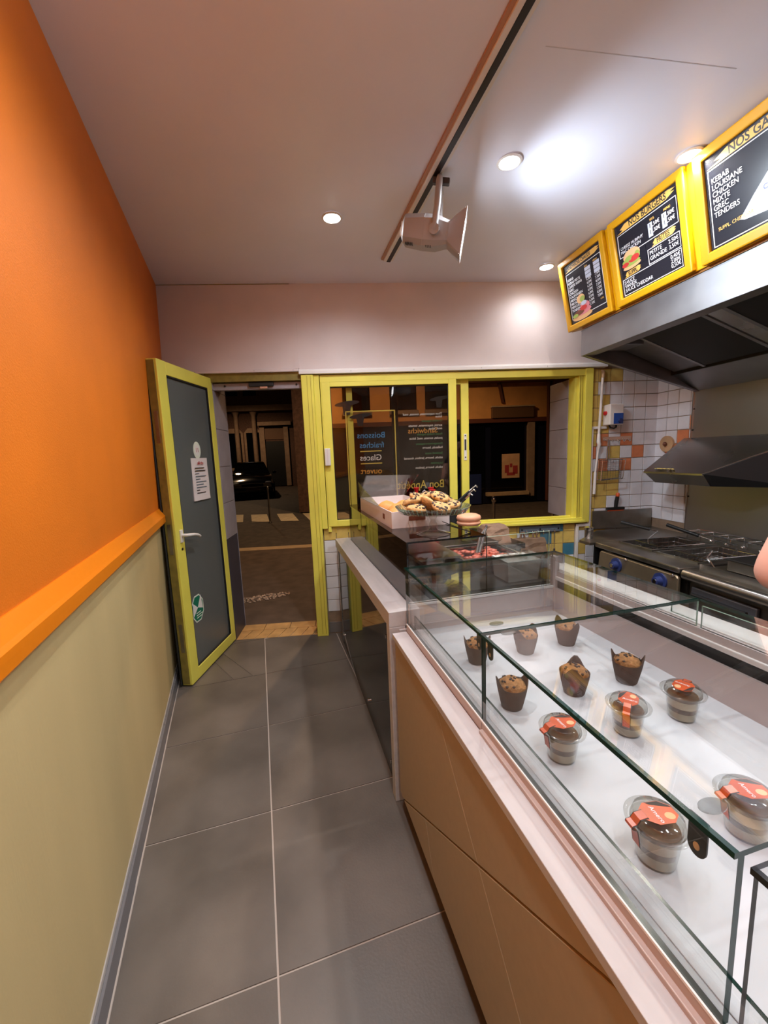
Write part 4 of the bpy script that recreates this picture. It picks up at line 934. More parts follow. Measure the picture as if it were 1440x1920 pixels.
def cup():
    t = T('dessert_cup', CT, (0, 0, 0), '', 'dessert cup', 'layered dessert cups in the near case')
    t.part('cup', MB().lathe([(0, .0005), (.0295, .0005), (.0305, .003), (.0385, .066), (.0425, .070), (.0425, .072), (.0378, .070), (.0298, .004), (0, .0025)], (0, 0, 0), 36, close=False), G_cup, smooth=50)
    t.part('cream_layer', MB().lathe([(0, .003), (.0292, .004), (.0316, .024), (0, .026)], (0, 0, 0), 28), M_cream, smooth=50)
    t.part('brown_layer', MB().lathe([(0, .0245), (.0317, .0240), (.0340, .038), (0, .040)], (0, 0, 0), 28, wob=lambda k, z: 1), M_brown, smooth=50)
    t.part('cream_layer', MB().lathe([(0, .0385), (.0341, .0380), (.0366, .058), (.030, .064), (0, .065)], (0, 0, 0), 28), M_cream, smooth=50)
    t.part('cocoa_top', MB().lathe([(.0362, .0585), (.034, .0655), (.02, .067), (0, .067)], (0, 0, 0), 28, close=False), M_brown, smooth=50)
    ld = t.part('lid', MB().lathe([(.0450, .070), (.0515, .0715), (.0520, .0755), (.0470, .0775), (.0420, .0765), (.0395, .086), (.0370, .0885), (0, .0895), (0, .0888), (.0365, .0878), (.0385, .0855), (.0412, .0755)], (0, 0, 0), 40, close=False), G_cup, smooth=50)
    mb = MB()
    pts = [(-.030, -.010), (-.014, -.022), (.014, -.022), (.030, -.010), (.030, .010), (.014, .022), (-.014, .022), (-.030, .010)]
    mb.prism(pts, .0897, .0902)
    t.part('sticker', mb, M_stick, parent=ld)
    def strap(w_, off, m_):
        b = MB(); path = [(-.024, .0905), (-.0385, .0880), (-.0445, .0790), (-.0525, .0775), (-.0535, .0730), (-.0435, .0690), (-.0400, .052), (-.0372, .034)]
        for (xa, za), (xb, zb_) in zip(path, path[1:]):
            b.hexa([(xa-.0005-off, -w_, za+off), (xa-.0005-off, w_, za+off), (xb-.0005-off, w_, zb_+off), (xb-.0005-off, -w_, zb_+off), (xa-.0012-off, -w_, za+.0006+off), (xa-.0012-off, w_, za+.0006+off), (xb-.0012-off, w_, zb_+.0006+off), (xb-.0012-off, -w_, zb_+.0006+off)])
        bmesh.ops.recalc_face_normals(b.bm, faces=b.bm.faces)
        return t.part('sticker_strap', b, m_, parent=ld)
    strap(.0095, 0, M_inkd); strap(.0078, .0006, M_stick)
    t.part('sticker_print', MB().prism([(.016, .010), (.030, .006), (.028, .0095), (.014, .021), (-.01, .0215), (-.004, .0165)], .0902, .0904), M_inkd, parent=ld)
    mb = MB(); mb.prism([(.0145+.009*math.cos(R(24*k)), -.009+.007*math.sin(R(24*k))) for k in range(15)], .0902, .0905)
    t.part('sticker_print', mb, M_bun, parent=ld)
    text('sticker_lettering', 'Amero', Vector((-.009, .013, .0904)), (0, -1, 0), (1, 0, 0), .0115, M_ink, ld, 'LEFT', .0001)
    return t.o
cu_ = cup()
for i, (a, b, ro, lab) in enumerate([(.190, -.680, 0, 'layered dessert cup with orange sticker right behind the front glass, second row of cups'), (.404, -.655, 40, 'layered dessert cup with orange sticker, between two cups, behind the big reflection'),
        (.583, -.653, 205, 'layered dessert cup with orange sticker beside the grey back panel'), (.186, -.932, -8, 'large looking dessert cup with orange sticker, nearest the camera by the front glass'), (.385, -.940, -15, 'dessert cup with orange sticker cut by the right edge of the photo')]):
    m4 = CT @ Matrix.Translation((a, b, ZD)) @ Matrix.Rotation(R(ro), 4, 'Z')
    if i == 0: cu_.matrix_local = m4; cu_['label'] = lab
    else: copy_thing(cu_, m4, lab)

# ------------------------------------------------------------------ kitchen wall: tiles near the corner, steel sheet beyond
wr = solid('wall_right', MB().box(0, .2, -5.4, .15, -.05, 2.95), M_tgrout, RW, kind='structure')
pr = {4: 'WWWO', 5: 'WWOW', 6: 'WOWW', 7: 'WWWW'}
for r_ in range(0, 12):
    z = 2.168-(r_+1)*TP
    for c_ in range(4):
        y1 = -c_*TP; wdt = TP if c_ < 3 else .03
        put_tile(wr, cm[pr.get(r_, 'WWWW')[c_]], 0, y1-wdt, z, wdt, TP, 'x')
def rb(mb, e0, e1, w0, w1, z0, z1, bev=0): return mb.box(-w1, -w0, -e1, -e0, z0, z1, bev)
def rp(e, w, z): return (-w, -e, z)
wr2 = link('upper_wall', rb(MB(), .0, 5.3, 0, .01, 2.352, 2.84), M_bulk, wr)
stl = T('steel_wall_panel', RW, rp(1.3, 0, .70), 'tall brushed steel sheet on the kitchen wall behind the cooking range', 'wall panel')
stl.part('sheet', rb(MB(), .352, 2.6, .001, .008, .70, 1.95), M_steels)
stl.part('edge_fold', rb(MB(), .344, .354, .001, .014, .70, 1.93), M_steel)
for z in (1.10, 1.62, 1.78): stl.part('screw', MB().tube([rp(.362, .008, z), rp(.362, .012, z)], .006, 8), M_gasket)
# hood
hd_ = T('extractor_hood', RW, rp(1.4, 0, 1.9), 'large brushed steel extractor hood below the yellow menu boards', 'extractor hood')
hd_.part('front_panel', rb(MB(), .36, 2.8, .972, .986, 2.172, 2.345, .002), M_steelh)
hd_.part('lip', rb(MB(), .372, 2.8, .905, .972, 2.172, 2.180), M_steelh)
hd_.part('lip', rb(MB(), .372, 2.8, .897, .905, 2.172, 2.20), M_steelh)
hd_.part('side_panel', MB().prism([(-.972, 2.172), (-.0, 1.905), (-.0, 2.345), (-.972, 2.345)], -.372, -.36, 'y'), M_hoodin)
hd_.part('side_lip', MB().prism([(-.972, 2.172), (-.972, 2.182), (-.0, 1.915), (-.0, 1.905)], -.392, -.372, 'y'), M_steelh)
hd_.part('top_panel', rb(MB(), .36, 2.8, 0, .986, 2.343, 2.35), M_hoodin)
def slope(e0, e1, w0, z0, w1, z1, t=.01, mb=None):
    mb = mb or MB(); return mb.hexa([rp(e0, w0, z0), rp(e0, w1, z1), rp(e1, w1, z1), rp(e1, w0, z0), rp(e0, w0, z0+t), rp(e0, w1, z1+t), rp(e1, w1, z1+t), rp(e1, w0, z0+t)])
def SZ(w): return 2.03+(w-.22)*.36
hd_.part('filter_frame', slope(.40, 2.8, .90, SZ(.90)+.012, .20, SZ(.20)+.012), M_hoodin)
for e0, e1 in ((.66, 1.08), (1.22, 1.66), (1.80, 2.24)):
    f_ = hd_.part('grease_filter', slope(e0, e1, .80, SZ(.80), .26, SZ(.26), .010), M_filter)
    for a, b in ((e0-.022, e0), (e1, e1+.022)): hd_.part('filter_rail', slope(a, b, .81, SZ(.81)-.004, .25, SZ(.25)-.004, .014), M_steelh, parent=f_)
for e0, e1 in ((1.105, 1.195), (1.685, 1.775)): hd_.part('blank_plate', slope(e0, e1, .80, SZ(.80)+.002, .26, SZ(.26)+.002, .008), M_steel)
hd_.part('lamp_box', rb(MB(), .45, .62, .70, .84, 2.19, 2.25, .004), M_hoodin)
hd_.part('gutter', slope(.374, 2.8, .235, 2.035, .012, 1.915, .014), M_steelh)
hd_.part('gutter', rb(MB(), .374, 2.8, .225, .245, 2.03, 2.075), M_black)
# upper steel shelf hood (salamander shelf)
sh = T('steel_canopy', RW, rp(.55, .0, 1.3), 'sloping steel canopy shelf on the steel sheet with grated cheese on its lip', 'canopy')
sh.part('sloped_top', MB().hexa([rp(.29, .010, 1.545), rp(.30, .370, 1.300), rp(.80, .370, 1.300), rp(1.2, .010, 1.545), rp(.29, .010, 1.560), rp(.30, .372, 1.313), rp(.80, .372, 1.313), rp(1.2, .010, 1.560)]), M_steel)
sh.part('front_lip', MB().hexa([rp(.34, .300, 1.225), rp(.34, .295, 1.225), rp(.80, .295, 1.225), rp(.80, .300, 1.225), rp(.30, .372, 1.312), rp(.30, .362, 1.312), rp(.805, .362, 1.312), rp(.805, .372, 1.312)]), M_steel)
sh.part('side_panel', MB().hexa([rp(.80, .30, 1.225), rp(1.18, .012, 1.225), rp(1.19, .012, 1.225), rp(.81, .30, 1.225), rp(.805, .370, 1.31), rp(1.2, .012, 1.55), rp(1.21, .012, 1.55), rp(.815, .370, 1.31)]), M_filter)
sh.part('back_panel', rb(MB(), .30, 1.2, .009, .014, 1.24, 1.55), M_steel)
mb = MB()
for k in range(60):
    e = .40+.16*rnd.random()**1.3; wv = .345+.02*rnd.random()
    mb.blob(rp(e, wv, 1.335-.0*k+.004*rnd.random()), .007, .004, .003, .3, 3, 1, k)
solid('grated_cheese', mb, M_cheese, RW, 'grated yellow cheese spilled on the lip of the steel canopy', 'cheese', kind='stuff', base=rp(.47, .355, 1.33))
# ------------------------------------------------------------------ menu boards
BX = RW @ Matrix(((0, -.1/.48541, -.475/.48541, -1.0), (-1, 0, 0, 0), (0, .475/.48541, -.1/.48541, 2.365), (0, 0, 0, 1)))
bk_ = T('sign_box', BX, (1.3, 0, 0), 'long yellow backing box carrying the three menu boards above the hood', 'sign box')
bk_.part('backing', MB().box(.250, 2.7, .0, .478, -.10, -.010, .003), M_boardY)
bk_.part('bottom_trim', MB().box(.36, 2.7, -.012, .0, -.16, -.02), mat('sign_brown_trim', rgb(150, 96, 30), .5))
def brush(t, x, y, l, h, par, sk=0):
    n = 6; pts = [(x, y), (x+.12*l, y+.25*h), (x+.06*l, y+.45*h), (x+.16*l, y+.9*h), (x+.9*l, y+h), (x+l, y+.8*h), (x+.92*l, y+.62*h), (x+.99*l, y+.5*h), (x+.86*l, y+.1*h)]
    t.part('brush_stripe', MB().prism(pts, .0022, .0030), M_gold, parent=par)
def rect_line(t, par, x0, x1, y0, y1, w_=.0035, m=None):
    mb = MB()
    for a in ((x0, x1, y0, y0+w_), (x0, x1, y1-w_, y1), (x0, x0+w_, y0, y1), (x1-w_, x1, y0, y1)): mb.box(*a, .0022, .0030)
    t.part('border_line', mb, m or M_ink, parent=par)
def ell(x, y, rx, ry, z, a0=0, a1=360, n=22): return MB().prism([(x+rx*math.cos(R(a0+(a1-a0)*k/n)), y+ry*math.sin(R(a0+(a1-a0)*k/n))) for k in range(n+(0 if a1-a0 == 360 else 1))], z, z+.0006)
def board(e0, e1, h0, h1, lab, fw2=.042):
    t = T('menu_board', BX, ((e0+e1)/2, h0, 0), lab, 'menu board', 'yellow framed menu boards')
    t.part('frame', MB().box(e0, e1, h0, h0+fw2, -.010, .016, .007), M_boardY); t.part('frame', MB().box(e0, e1, h1-fw2, h1, -.010, .016, .007), M_boardY)
    t.part('frame', MB().box(e0, e0+fw2, h0+.01, h1-.01, -.010, .0165, .007), M_boardY); t.part('frame', MB().box(e1-fw2, e1, h0+.01, h1-.01, -.010, .0165, .007), M_boardY)
    return t, t.part('black_panel', MB().box(e0+fw2-.004, e1-fw2+.004, h0+fw2-.004, h1-fw2+.004, -.008, .002), M_boardK)
EX, EY = (1, 0, 0), (0, 1, 0)
def tx(t, p, s, x, y, size, m=None, xs=1, al='LEFT', sp=1): t.text('lettering', s, (x, y, .0031), EX, EY, size, m or M_ink, p, al, .0003, xs*.93, sp, .0008 if m is M_inkd else 0)
b1, p1 = board(.245, .712, .003, .482, 'leftmost yellow menu board, titled for hot sandwiches, with price columns', .040)
brush(b1, .300, .392, .36, .036, p1); tx(b1, p1, 'SANDWICHS CHAUDS', .322, .402, .031, M_inkd, .86)
rect_line(b1, p1, .303, .660, .075, .380)
tx(b1, p1, 'KEBAB\nKEBAB MIXTE\nCHEESE KEBAB\nGREC\nCHICKEN\nCALIFORNIEN\nMEXICAIN\nFRICADELLE\nMERGUEZ\nTUNISIEN', .315, .330, .0235, sp=.98)
tx(b1, p1, 'SEUL', .500, .352, .016, M_gold); tx(b1, p1, 'MENU', .585, .352, .016, M_gold)
for k in range(3): b1.part('price_patch', MB().box(.500, .556, .332-.023*k-.003, .332-.023*k+.017, .0022, .0032), M_wrap, parent=p1)
for k in range(3): b1.part('price_patch', MB().box(.586, .642, .332-.023*k-.003, .332-.023*k+.017, .0022, .0032), M_wrap, parent=p1)
tx(b1, p1, '6,00€\n6,00€\n6,50€\n6,00€\n6,00€\n6,50€\n6,50€\n5,50€', .505, .268, .0225, sp=1.0); tx(b1, p1, '7,50€\n7,50€\n8,00€\n7,50€\n7,50€\n8,00€\n7,00€', .588, .268, .0225, sp=1.0)
tx(b1, p1, 'L,50€', .610, .110, .014, M_gold)
for x, y, rx, ry, z, m in ((.415, .072, .105, .022, .0031, M_bun), (.43, .100, .085, .022, .0036, M_ham), (.385, .100, .055, .016, .0041, M_patty), (.455, .128, .050, .026, .0040, M_ham), (.440, .118, .036, .015, .0046, M_tom), (.450, .148, .030, .014, .0050, M_wrap), (.425, .182, .042, .030, .0044, M_bun), (.440, .178, .026, .018, .0050, M_let), (.345, .090, .030, .012, .0046, M_let)):
    b1.part('sandwich_print', ell(x, y, rx, ry, z), m, parent=p1)
b2, p2 = board(.755, 1.270, .003, .482, 'middle yellow menu board, titled for burgers and chips')
brush(b2, .812, .392, .40, .040, p2); tx(b2, p2, 'NOS BURGERS', .905, .400, .044, M_inkd, .95)
rect_line(b2, p2, .812, 1.213, .262, .386); tx(b2, p2, 'CHEESE MURPHY\nMAC CHICKEN', .826, .302, .0235, xs=1.0, sp=.92)
tx(b2, p2, 'SEUL', 1.045, .352, .016, M_gold); tx(b2, p2, 'MENU', 1.135, .352, .016, M_gold)
for x in (1.030, 1.120): b2.part('price_patch', MB().box(x, x+.028, .276, .345, .0022, .0032), M_wrap, parent=p2); tx(b2, p2, ',50€\n,50€', x+.030, .320, .027, sp=1.1); tx(b2, p2, '1\n1', x+.008, .320, .027, M_inkd, sp=1.1)
brush(b2, 1.040, .224, .155, .034, p2); tx(b2, p2, 'FRITES', 1.075, .231, .034, M_inkd, .9)
rect_line(b2, p2, 1.010, 1.213, .146, .222); tx(b2, p2, 'PETITE\nGRANDE', 1.022, .190, .029, sp=.95); tx(b2, p2, '2,50€\n3,50€', 1.205, .190, .028, al='RIGHT', sp=.98)
rect_line(b2, p2, .812, 1.213, .052, .142); tx(b2, p2, 'SAUCE\nVIANDE\nSAUCE CHEDDAR', .824, .114, .027, sp=.82); tx(b2, p2, '0,40€\n2,00€\n0,50€', 1.205, .114, .027, al='RIGHT', sp=.82)
brush(b2, .830, .146, .125, .032, p2); tx(b2, p2, 'SUPPL.', .860, .152, .030, M_inkd, .9)
b2.part('burger_cover', MB().box(.80, 1.0, .18, .262, .0030, .0034), M_boardK, parent=p2)
for x, y, rx, ry, z, m in ((.895, .195, .066, .014, .0036, M_bun), (.895, .208, .064, .012, .0041, M_let), (.850, .214, .026, .012, .0048, M_tom), (.915, .226, .040, .016, .0046, M_tom), (.875, .228, .048, .016, .0043, M_let), (.940, .236, .02, .022, .0043, M_let), (.900, .250, .062, .034, .0040, M_bun), (.880, .240, .030, .014, .0047, M_let), (.925, .232, .028, .012, .0051, M_tom)):
    b2.part('burger_print', ell(x, y, rx, ry, z), m, parent=p2)
b3, p3 = board(1.318, 2.10, .003, .482, 'large yellow menu board at the right edge, with a wrap and the word TENDERS', .046)
brush(b3, 1.375, .388, .60, .042, p3); tx(b3, p3, 'NOS GALETTES', 1.475, .394, .050, M_inkd, .95)
rect_line(b3, p3, 1.378, 2.04, .058, .382, .004); tx(b3, p3, 'KEBAB\nLOUISIANE\nCHICKEN\nMIXTE\nGREC\nTENDERS', 1.392, .322, .031, xs=.95, sp=.92)
b3.part('wrap_print', MB().prism([(1.50, .118), (1.52, .108), (1.72, .082), (1.92, .12), (1.95, .20), (1.85, .27), (1.72, .262), (1.62, .236), (1.56, .18)], .0022, .0030), M_wrap, parent=p3)
tx(b3, p3, 'SUPPL. CHEDDAR', 1.405, .118, .021, M_gold); tx(b3, p3, 'CLASSIC', 1.600, .178, .028, M_pblue); tx(b3, p3, 'TACOS', 1.640, .110, .036, M_txR)

# ------------------------------------------------------------------ cooking range
fy = T('fryer', RW, rp(.8, .45, 0), 'greasy steel double fryer with two blue dial knobs, left part of the range', 'fryer')
fy.part('body', rb(MB(), .44, 1.152, .03, .80, .10, .745), M_steeld)
wells = ((.49, .775), (.835, 1.115)); zt = .80; mb = MB()
rb(mb, .42, 1.155, .01, .20, .74, zt); rb(mb, .42, 1.155, .70, .865, .765, zt, .008); rb(mb, .42, .49, .20, .70, .74, zt); rb(mb, .775, .835, .20, .70, .74, zt); rb(mb, 1.115, 1.155, .20, .70, .74, zt)
fy.part('top', mb, M_steeld); mb = MB()
for e0, e1 in wells: rb(mb, e0-.004, e1+.004, .195, .705, .735, .750)
fy.part('oil', mb, M_blkgloss)
mb = MB()
for e0, e1 in wells:
    for a in ((e0-.012, e1+.012, .19, .20), (e0-.012, e1+.012, .70, .71), (e0-.012, e0, .20, .70), (e1, e1+.012, .20, .70)): rb(mb, *a, zt-.002, zt+.012)
fy.part('well_rim', mb, M_steeld)
pn = fy.part('control_panel', MB().prism([(-1.150, .600), (-1.150, .735), (-1.135, .750), (-.485, .750), (-.470, .735), (-.455, .60), (-.50, .56), (-1.11, .56)], -.862, -.838, 'x', .006), mat('brown_steel_panel', (.30, .24, .16, 1), .38, metal=.8, var=.15))
for e in (.655, 1.03):
    kb = fy.part('knob', MB().tube([rp(e, .862, .685), rp(e, .872, .685)], .050, 24), M_bluedk, parent=pn, smooth=40)
    fy.part('dial', MB().tube([rp(e, .872, .685), rp(e, .905, .685)], [.030, .024], 20), M_bluedk, parent=pn, smooth=40)
    fy.part('dial_ring', MB().tube([rp(e, .905, .685), rp(e, .909, .685)], .014, 16), M_chrome, parent=pn)
    fy.part('pilot_lamp', MB().blob(rp(e+.085, .866, .745), .010, .012, .010, 0, 1, 2), M_chrome, parent=pn)
for e0 in (.47, .82): fy.part('cabinet_door', rb(MB(), e0, e0+.325, .80, .818, .12, .54, .004), M_steeld)
bs = T('splash_guard', FW, (3.8, -.02, .80), 'low steel splash guard bent round the corner behind the fryer', 'splash guard')
bs.part('sheet', MB().box(3.555, 4.100, -.018, -.010, .80, .962), M_steeld)
bs.part('sheet', MB().box(3.555, 4.100, -.024, -.018, .80, .815), M_steeld)
b2_ = link('sheet', rb(MB(), .0, .345, .010, .018, .80, .955), M_steeld, bs.o); b2_.matrix_local = bs.o.matrix_local.inverted() @ RW
sd = T('side_worktop', RW, rp(.24, .5, .70), 'narrow dark steel side shelf between the window wall and the fryer', 'shelf')
sd.part('slab', MB().prism([(-.005, .0+.0), (-.02, -.418), (-.905, -.418), (-.915, -.305), (-.55, -.02)], .778, .798), M_steeld)
sd.part('bracket', MB().prism([(-.86, .60), (-.86, .778), (-.50, .778)], -.412, -.40, 'y'), M_black)
sd.part('leg', rb(MB(), .38, .415, .06, .10, 0, .778), M_steeld)
sk_ = T('metal_shaker', FW, (3.335, -.33, .798), 'small silver cylinder shaker on the dark side shelf by the white pipe', 'shaker')
sk_.part('can', MB().lathe([(0, 0), (.031, 0), (.032, .004), (.032, .070), (0, .070)], (3.335, -.33, .798), 24), M_steel, smooth=50)
sk_.part('shaker_lid', MB().lathe([(.0325, .070), (.0335, .074), (.0325, .088), (.020, .094), (0, .095)], (3.335, -.33, .798), 24), M_chrome, smooth=50)
def basket(e0, e1, w0, w1, hp, lab):
    t = T('fry_basket', RW, rp((e0+e1)/2, (w0+w1)/2, .752), lab, 'fry basket', 'wire fry baskets in the fryer')
    mb = MB(); n = 7
    for z in (.752, .78, .815):
        mb.tube([rp(e0, w0, z), rp(e1, w0, z), rp(e1, w1, z), rp(e0, w1, z), rp(e0, w0, z)], .003, 6)
    for k in range(n+1):
        f = k/n; mb.tube([rp(e0+(e1-e0)*f, w0, .815), rp(e0+(e1-e0)*f, w0, .752), rp(e0+(e1-e0)*f, w1, .752), rp(e0+(e1-e0)*f, w1, .815)], .0016, 5)
        mb.tube([rp(e0, w0+(w1-w0)*f, .815), rp(e0, w0+(w1-w0)*f, .752), rp(e1, w0+(w1-w0)*f, .752), rp(e1, w0+(w1-w0)*f, .815)], .0016, 5)
    t.part('wire', mb, M_chrome)
    a, b = Vector(hp[0]), Vector(hp[1])
    t.part('handle_wire', MB().tube([rp((e0+e1)/2, w0 if hp[2] else w1, .815), rp((e0+e1)/2, w0 if hp[2] else w1, .85), a, a+(b-a)*.25], .004, 6), M_chrome)
    t.part('handle', MB().tube([a+(b-a)*.2, b], [.011, .013], 10), M_black, smooth=50)
basket(.51, .755, .26, .60, (rp(.53, .43, .875), rp(.36, .60, .93), 0), 'wire fry basket in the left well, black handle pointing at the window')
basket(.855, 1.095, .26, .60, (rp(.86, .36, .88), rp(.60, .42, .935), 1), 'wire fry basket in the right well, black handle raised')
gr = T('griddle', RW, rp(1.75, .4, 0), 'wide dark griddle with a rounded steel front bar, right part of the range', 'griddle')
gr.part('body', rb(MB(), 1.172, 2.35, .03, .80, .10, .76), M_steeld)
gr.part('top', rb(MB(), 1.165, 2.36, .01, .83, .755, .795, .004), M_steeld)
gr.part('front_bar', MB().tube([rp(1.168, .835, .765), rp(2.36, .835, .765)], .030, 16), M_steel, smooth=50)
gr.part('plate', rb(MB(), 1.26, 2.25, .10, .66, .80, .862, .004), M_steeld)
gr.part('plate_rim', rb(MB(), 1.25, 2.26, .092, .668, .858, .868, .003), M_black)
gr.part('front_rail', rb(MB(), 1.2, 2.3, .765, .775, .795, .83), M_steel)
gr.part('grate', MB().tube([rp(1.25, .72, .80), rp(1.22, .75, .87), rp(1.20, .70, .90)], .006, 6), M_chrome)
for e0 in (1.20, 1.62, 2.02): gr.part('drawer', rb(MB(), e0, e0+.36, .80, .822, .40, .70, .006), M_hoodin)
for e0 in (1.20, 1.62, 2.02): gr.part('drawer_handle', MB().tube([rp(e0+.03, .845, .665), rp(e0+.33, .845, .665)], .011, 8), M_filter)
tb = T('steel_burner_rack', RW, rp(.9, .1, .80), 'steel wire rack with bright knobs along the back of the fryer', 'rack')
mb = MB()
for k in range(6): mb.tube([rp(.52+.11*k, .05, .802), rp(.52+.11*k, .05, .86), rp(.52+.11*k, .16, .86), rp(.52+.11*k, .16, .802)], .004, 6)
mb.tube([rp(.5, .16, .86), rp(1.13, .16, .86)], .005, 6); mb.tube([rp(.5, .05, .86), rp(1.13, .05, .86)], .005, 6)
tb.part('wire', mb, M_chrome)
for k in range(4): tb.part('knob', MB().blob(rp(.72+.11*k, .17, .822), .014, .014, .012, 0, 1, 2, k), M_chrome, smooth=80)
# ------------------------------------------------------------------ things on the tiled wall
sw = T('fan_switch', FW, (3.69, 0, 1.70), 'white wall switch box with a blue dial plate on the tiled wall', 'switch')
sw.part('housing', MB().box(3.622, 3.742, -.105, -.003, 1.695, 1.865, .007), M_whitep)
sw.part('blue_plate', MB().box(3.655, 3.738, -.108, -.104, 1.702, 1.790, .002), M_blue)
sw.part('dial', MB().tube([(3.71, -.108, 1.728), (3.71, -.124, 1.728)], [.020, .017], 18), M_bluedk, smooth=40)
sw.part('side_button', MB().tube([(3.622, -.05, 1.795), (3.607, -.05, 1.795)], [.018, .016], 14), M_red, smooth=40)
sw.part('cable', MB().tube([(3.66, -.04, 1.697), (3.67, -.045, 1.675), (3.70, -.045, 1.668), (3.73, -.03, 1.68), (3.735, -.02, 1.697)], .006, 8), M_gasket, smooth=60)
cd = T('cable_trunking', FW, (3.50, 0, .5), 'white cable trunking running round the yellow window frame down the tiles', 'cable trunking')
for a in ((3.511, 3.650, -.026, -.0025, 1.668, 1.690), (3.511, 3.533, -.026, -.0025, .832, 1.690), (3.402, 3.533, -.0265, -.0025, .832, .856), (3.402, 3.426, -.026, -.0025, .30, .856)): cd.part('trunking', MB().box(*a, .002), M_whitep)
pl = T('awning_crank', FW, (3.56, -.04, 1.11), 'long white awning crank rod hanging on the tiles by the yellow frame', 'crank rod')
pl.part('rod', MB().tube([(3.592, -.035, 2.09), (3.575, -.035, 1.62)], .0105, 10), M_whitep, smooth=50)
pl.part('rod', MB().tube([(3.572, -.038, 1.49), (3.553, -.038, 1.30)], .0085, 10), M_whitep, smooth=50)
pl.part('joint', MB().tube([(3.594, -.035, 2.085), (3.597, -.03, 2.14), (3.597, -.012, 2.15), (3.597, -.004, 2.15)], [.013, .013, .009, .006], 8), M_board, smooth=50)
pl.part('crank_grip', MB().tube([(3.575, -.035, 1.625), (3.565, -.05, 1.56), (3.572, -.05, 1.54), (3.572, -.038, 1.49)], [.012, .016, .016, .010], 10), M_casew, smooth=50)
pl.part('lower_grip', MB().tube([(3.553, -.038, 1.30), (3.548, -.038, 1.115)], .012, 10), M_casew, smooth=50)
hk = T('hook_rack', FW, (3.755, 0, 1.57), 'small chrome rack of five hooks on the orange and white tiles', 'hook rack')
hk.part('bar', MB().box(3.628, 3.882, -.012, -.0045, 1.568, 1.600, .002), M_chrome)
for k in range(5):
    u = 3.655+.05*k; hk.part('hook', MB().tube([(u, -.010, 1.578), (u, -.022, 1.565), (u, -.032, 1.556), (u, -.042, 1.562), (u, -.044, 1.574)], .004, 8), M_chrome, smooth=60)
wb = T('wire_sieve_basket', FW, (3.69, -.05, 1.22), 'square wire fry basket hanging by its handle from the chrome hook rack', 'wire basket')
mb = MB(); a0, a1, z0, z1 = 3.575, 3.790, 1.235, 1.405
for n_ in (-.03, -.085): mb.tube([(a0, n_, z0), (a1-.02, n_, z0+.01), (a1, n_, z1), (a0+.01, n_, z1), (a0, n_, z0)], .004, 6)
for k in range(10):
    f = k/9; mb.tube([(a0+(a1-a0)*f, -.03, z1), (a0+(a1-a0)*f, -.03, z0), (a0+(a1-a0)*f, -.085, z0+.005)], .0013, 4); mb.tube([(a0, -.03, z0+(z1-z0)*f), (a1, -.03, z0+(z1-z0)*f)], .0013, 4)
wb.part('wire', mb, M_steel)
wb.part('handle', MB().tube([(3.655, -.03, 1.405), (3.657, -.035, 1.555), (3.664, -.035, 1.578), (3.672, -.035, 1.555), (3.680, -.03, 1.405)], .004, 6), M_steel, smooth=60)
sp = T('bench_scraper', FW, (3.755, -.03, .965), 'black scraper with an orange tipped handle standing on the splash guard', 'scraper')
sp.part('blade_holder', MB().box(3.672, 3.835, -.040, -.016, .966, .990, .004), M_black); sp.part('blade', MB().box(3.680, 3.828, -.034, -.030, .956, .967), M_stick)
sp.part('handle', MB().tube([(3.755, -.03, .99), (3.757, -.035, 1.04), (3.760, -.042, 1.088)], [.014, .017, .015], 12), M_black, smooth=50)
sp.part('handle_tip', MB().tube([(3.760, -.042, 1.086), (3.761, -.044, 1.108), (3.761, -.044, 1.116)], [.016, .016, .010], 12), M_stick, smooth=50)
pb = T('paper_roll_plate', RW, rp(.12, .01, 1.40), 'round wooden lid hanging on the tiles above the tip of the steel canopy', 'wooden lid')
pb.part('lid', MB().tube([rp(.135, .006, 1.52), rp(.135, .024, 1.52)], .066, 28), M_board, smooth=40); pb.part('lid_knob', MB().blob(rp(.135, .036, 1.52), .014, .018, .018, 0, 1, 2), M_patty, smooth=60)
kr = T('knife_rail', FW, (3.08, 0, .82), 'grey magnetic rail with small hooks on the yellow tiles under the window', 'hook rail')
kr.part('rail', MB().box(2.895, 3.262, -.022, -.0045, .800, .856, .006), M_greyrail)
for u in (2.915, 3.078, 3.242): kr.part('screw', MB().tube([(u, -.022, .828), (u, -.025, .828)], .008, 10), M_gasket)
for u in (2.955, 3.005, 3.055, 3.105, 3.155, 3.205): kr.part('hook', MB().tube([(u, -.022, .82), (u, -.034, .815), (u, -.036, .79), (u, -.028, .782)], .004, 8), M_chrome, smooth=60)
for i, (u, l_) in enumerate(((3.155, .10), (3.205, .15))):
    q = T('hanging_tool', FW, (u, -.03, .79-l_), ['short thin steel tool hanging from the grey rail', 'longer thin steel tool at the right end of the grey rail'][i], 'utensil', 'tools on the grey rail')
    q.part('shaft', MB().tube([(u, -.030, .79), (u, -.030, .79-l_)], .003, 6), M_chrome); q.part('tool_head', MB().blob((u, -.030, .79-l_), .009, .004, .02, 0, 1, 2), M_steel, smooth=60)
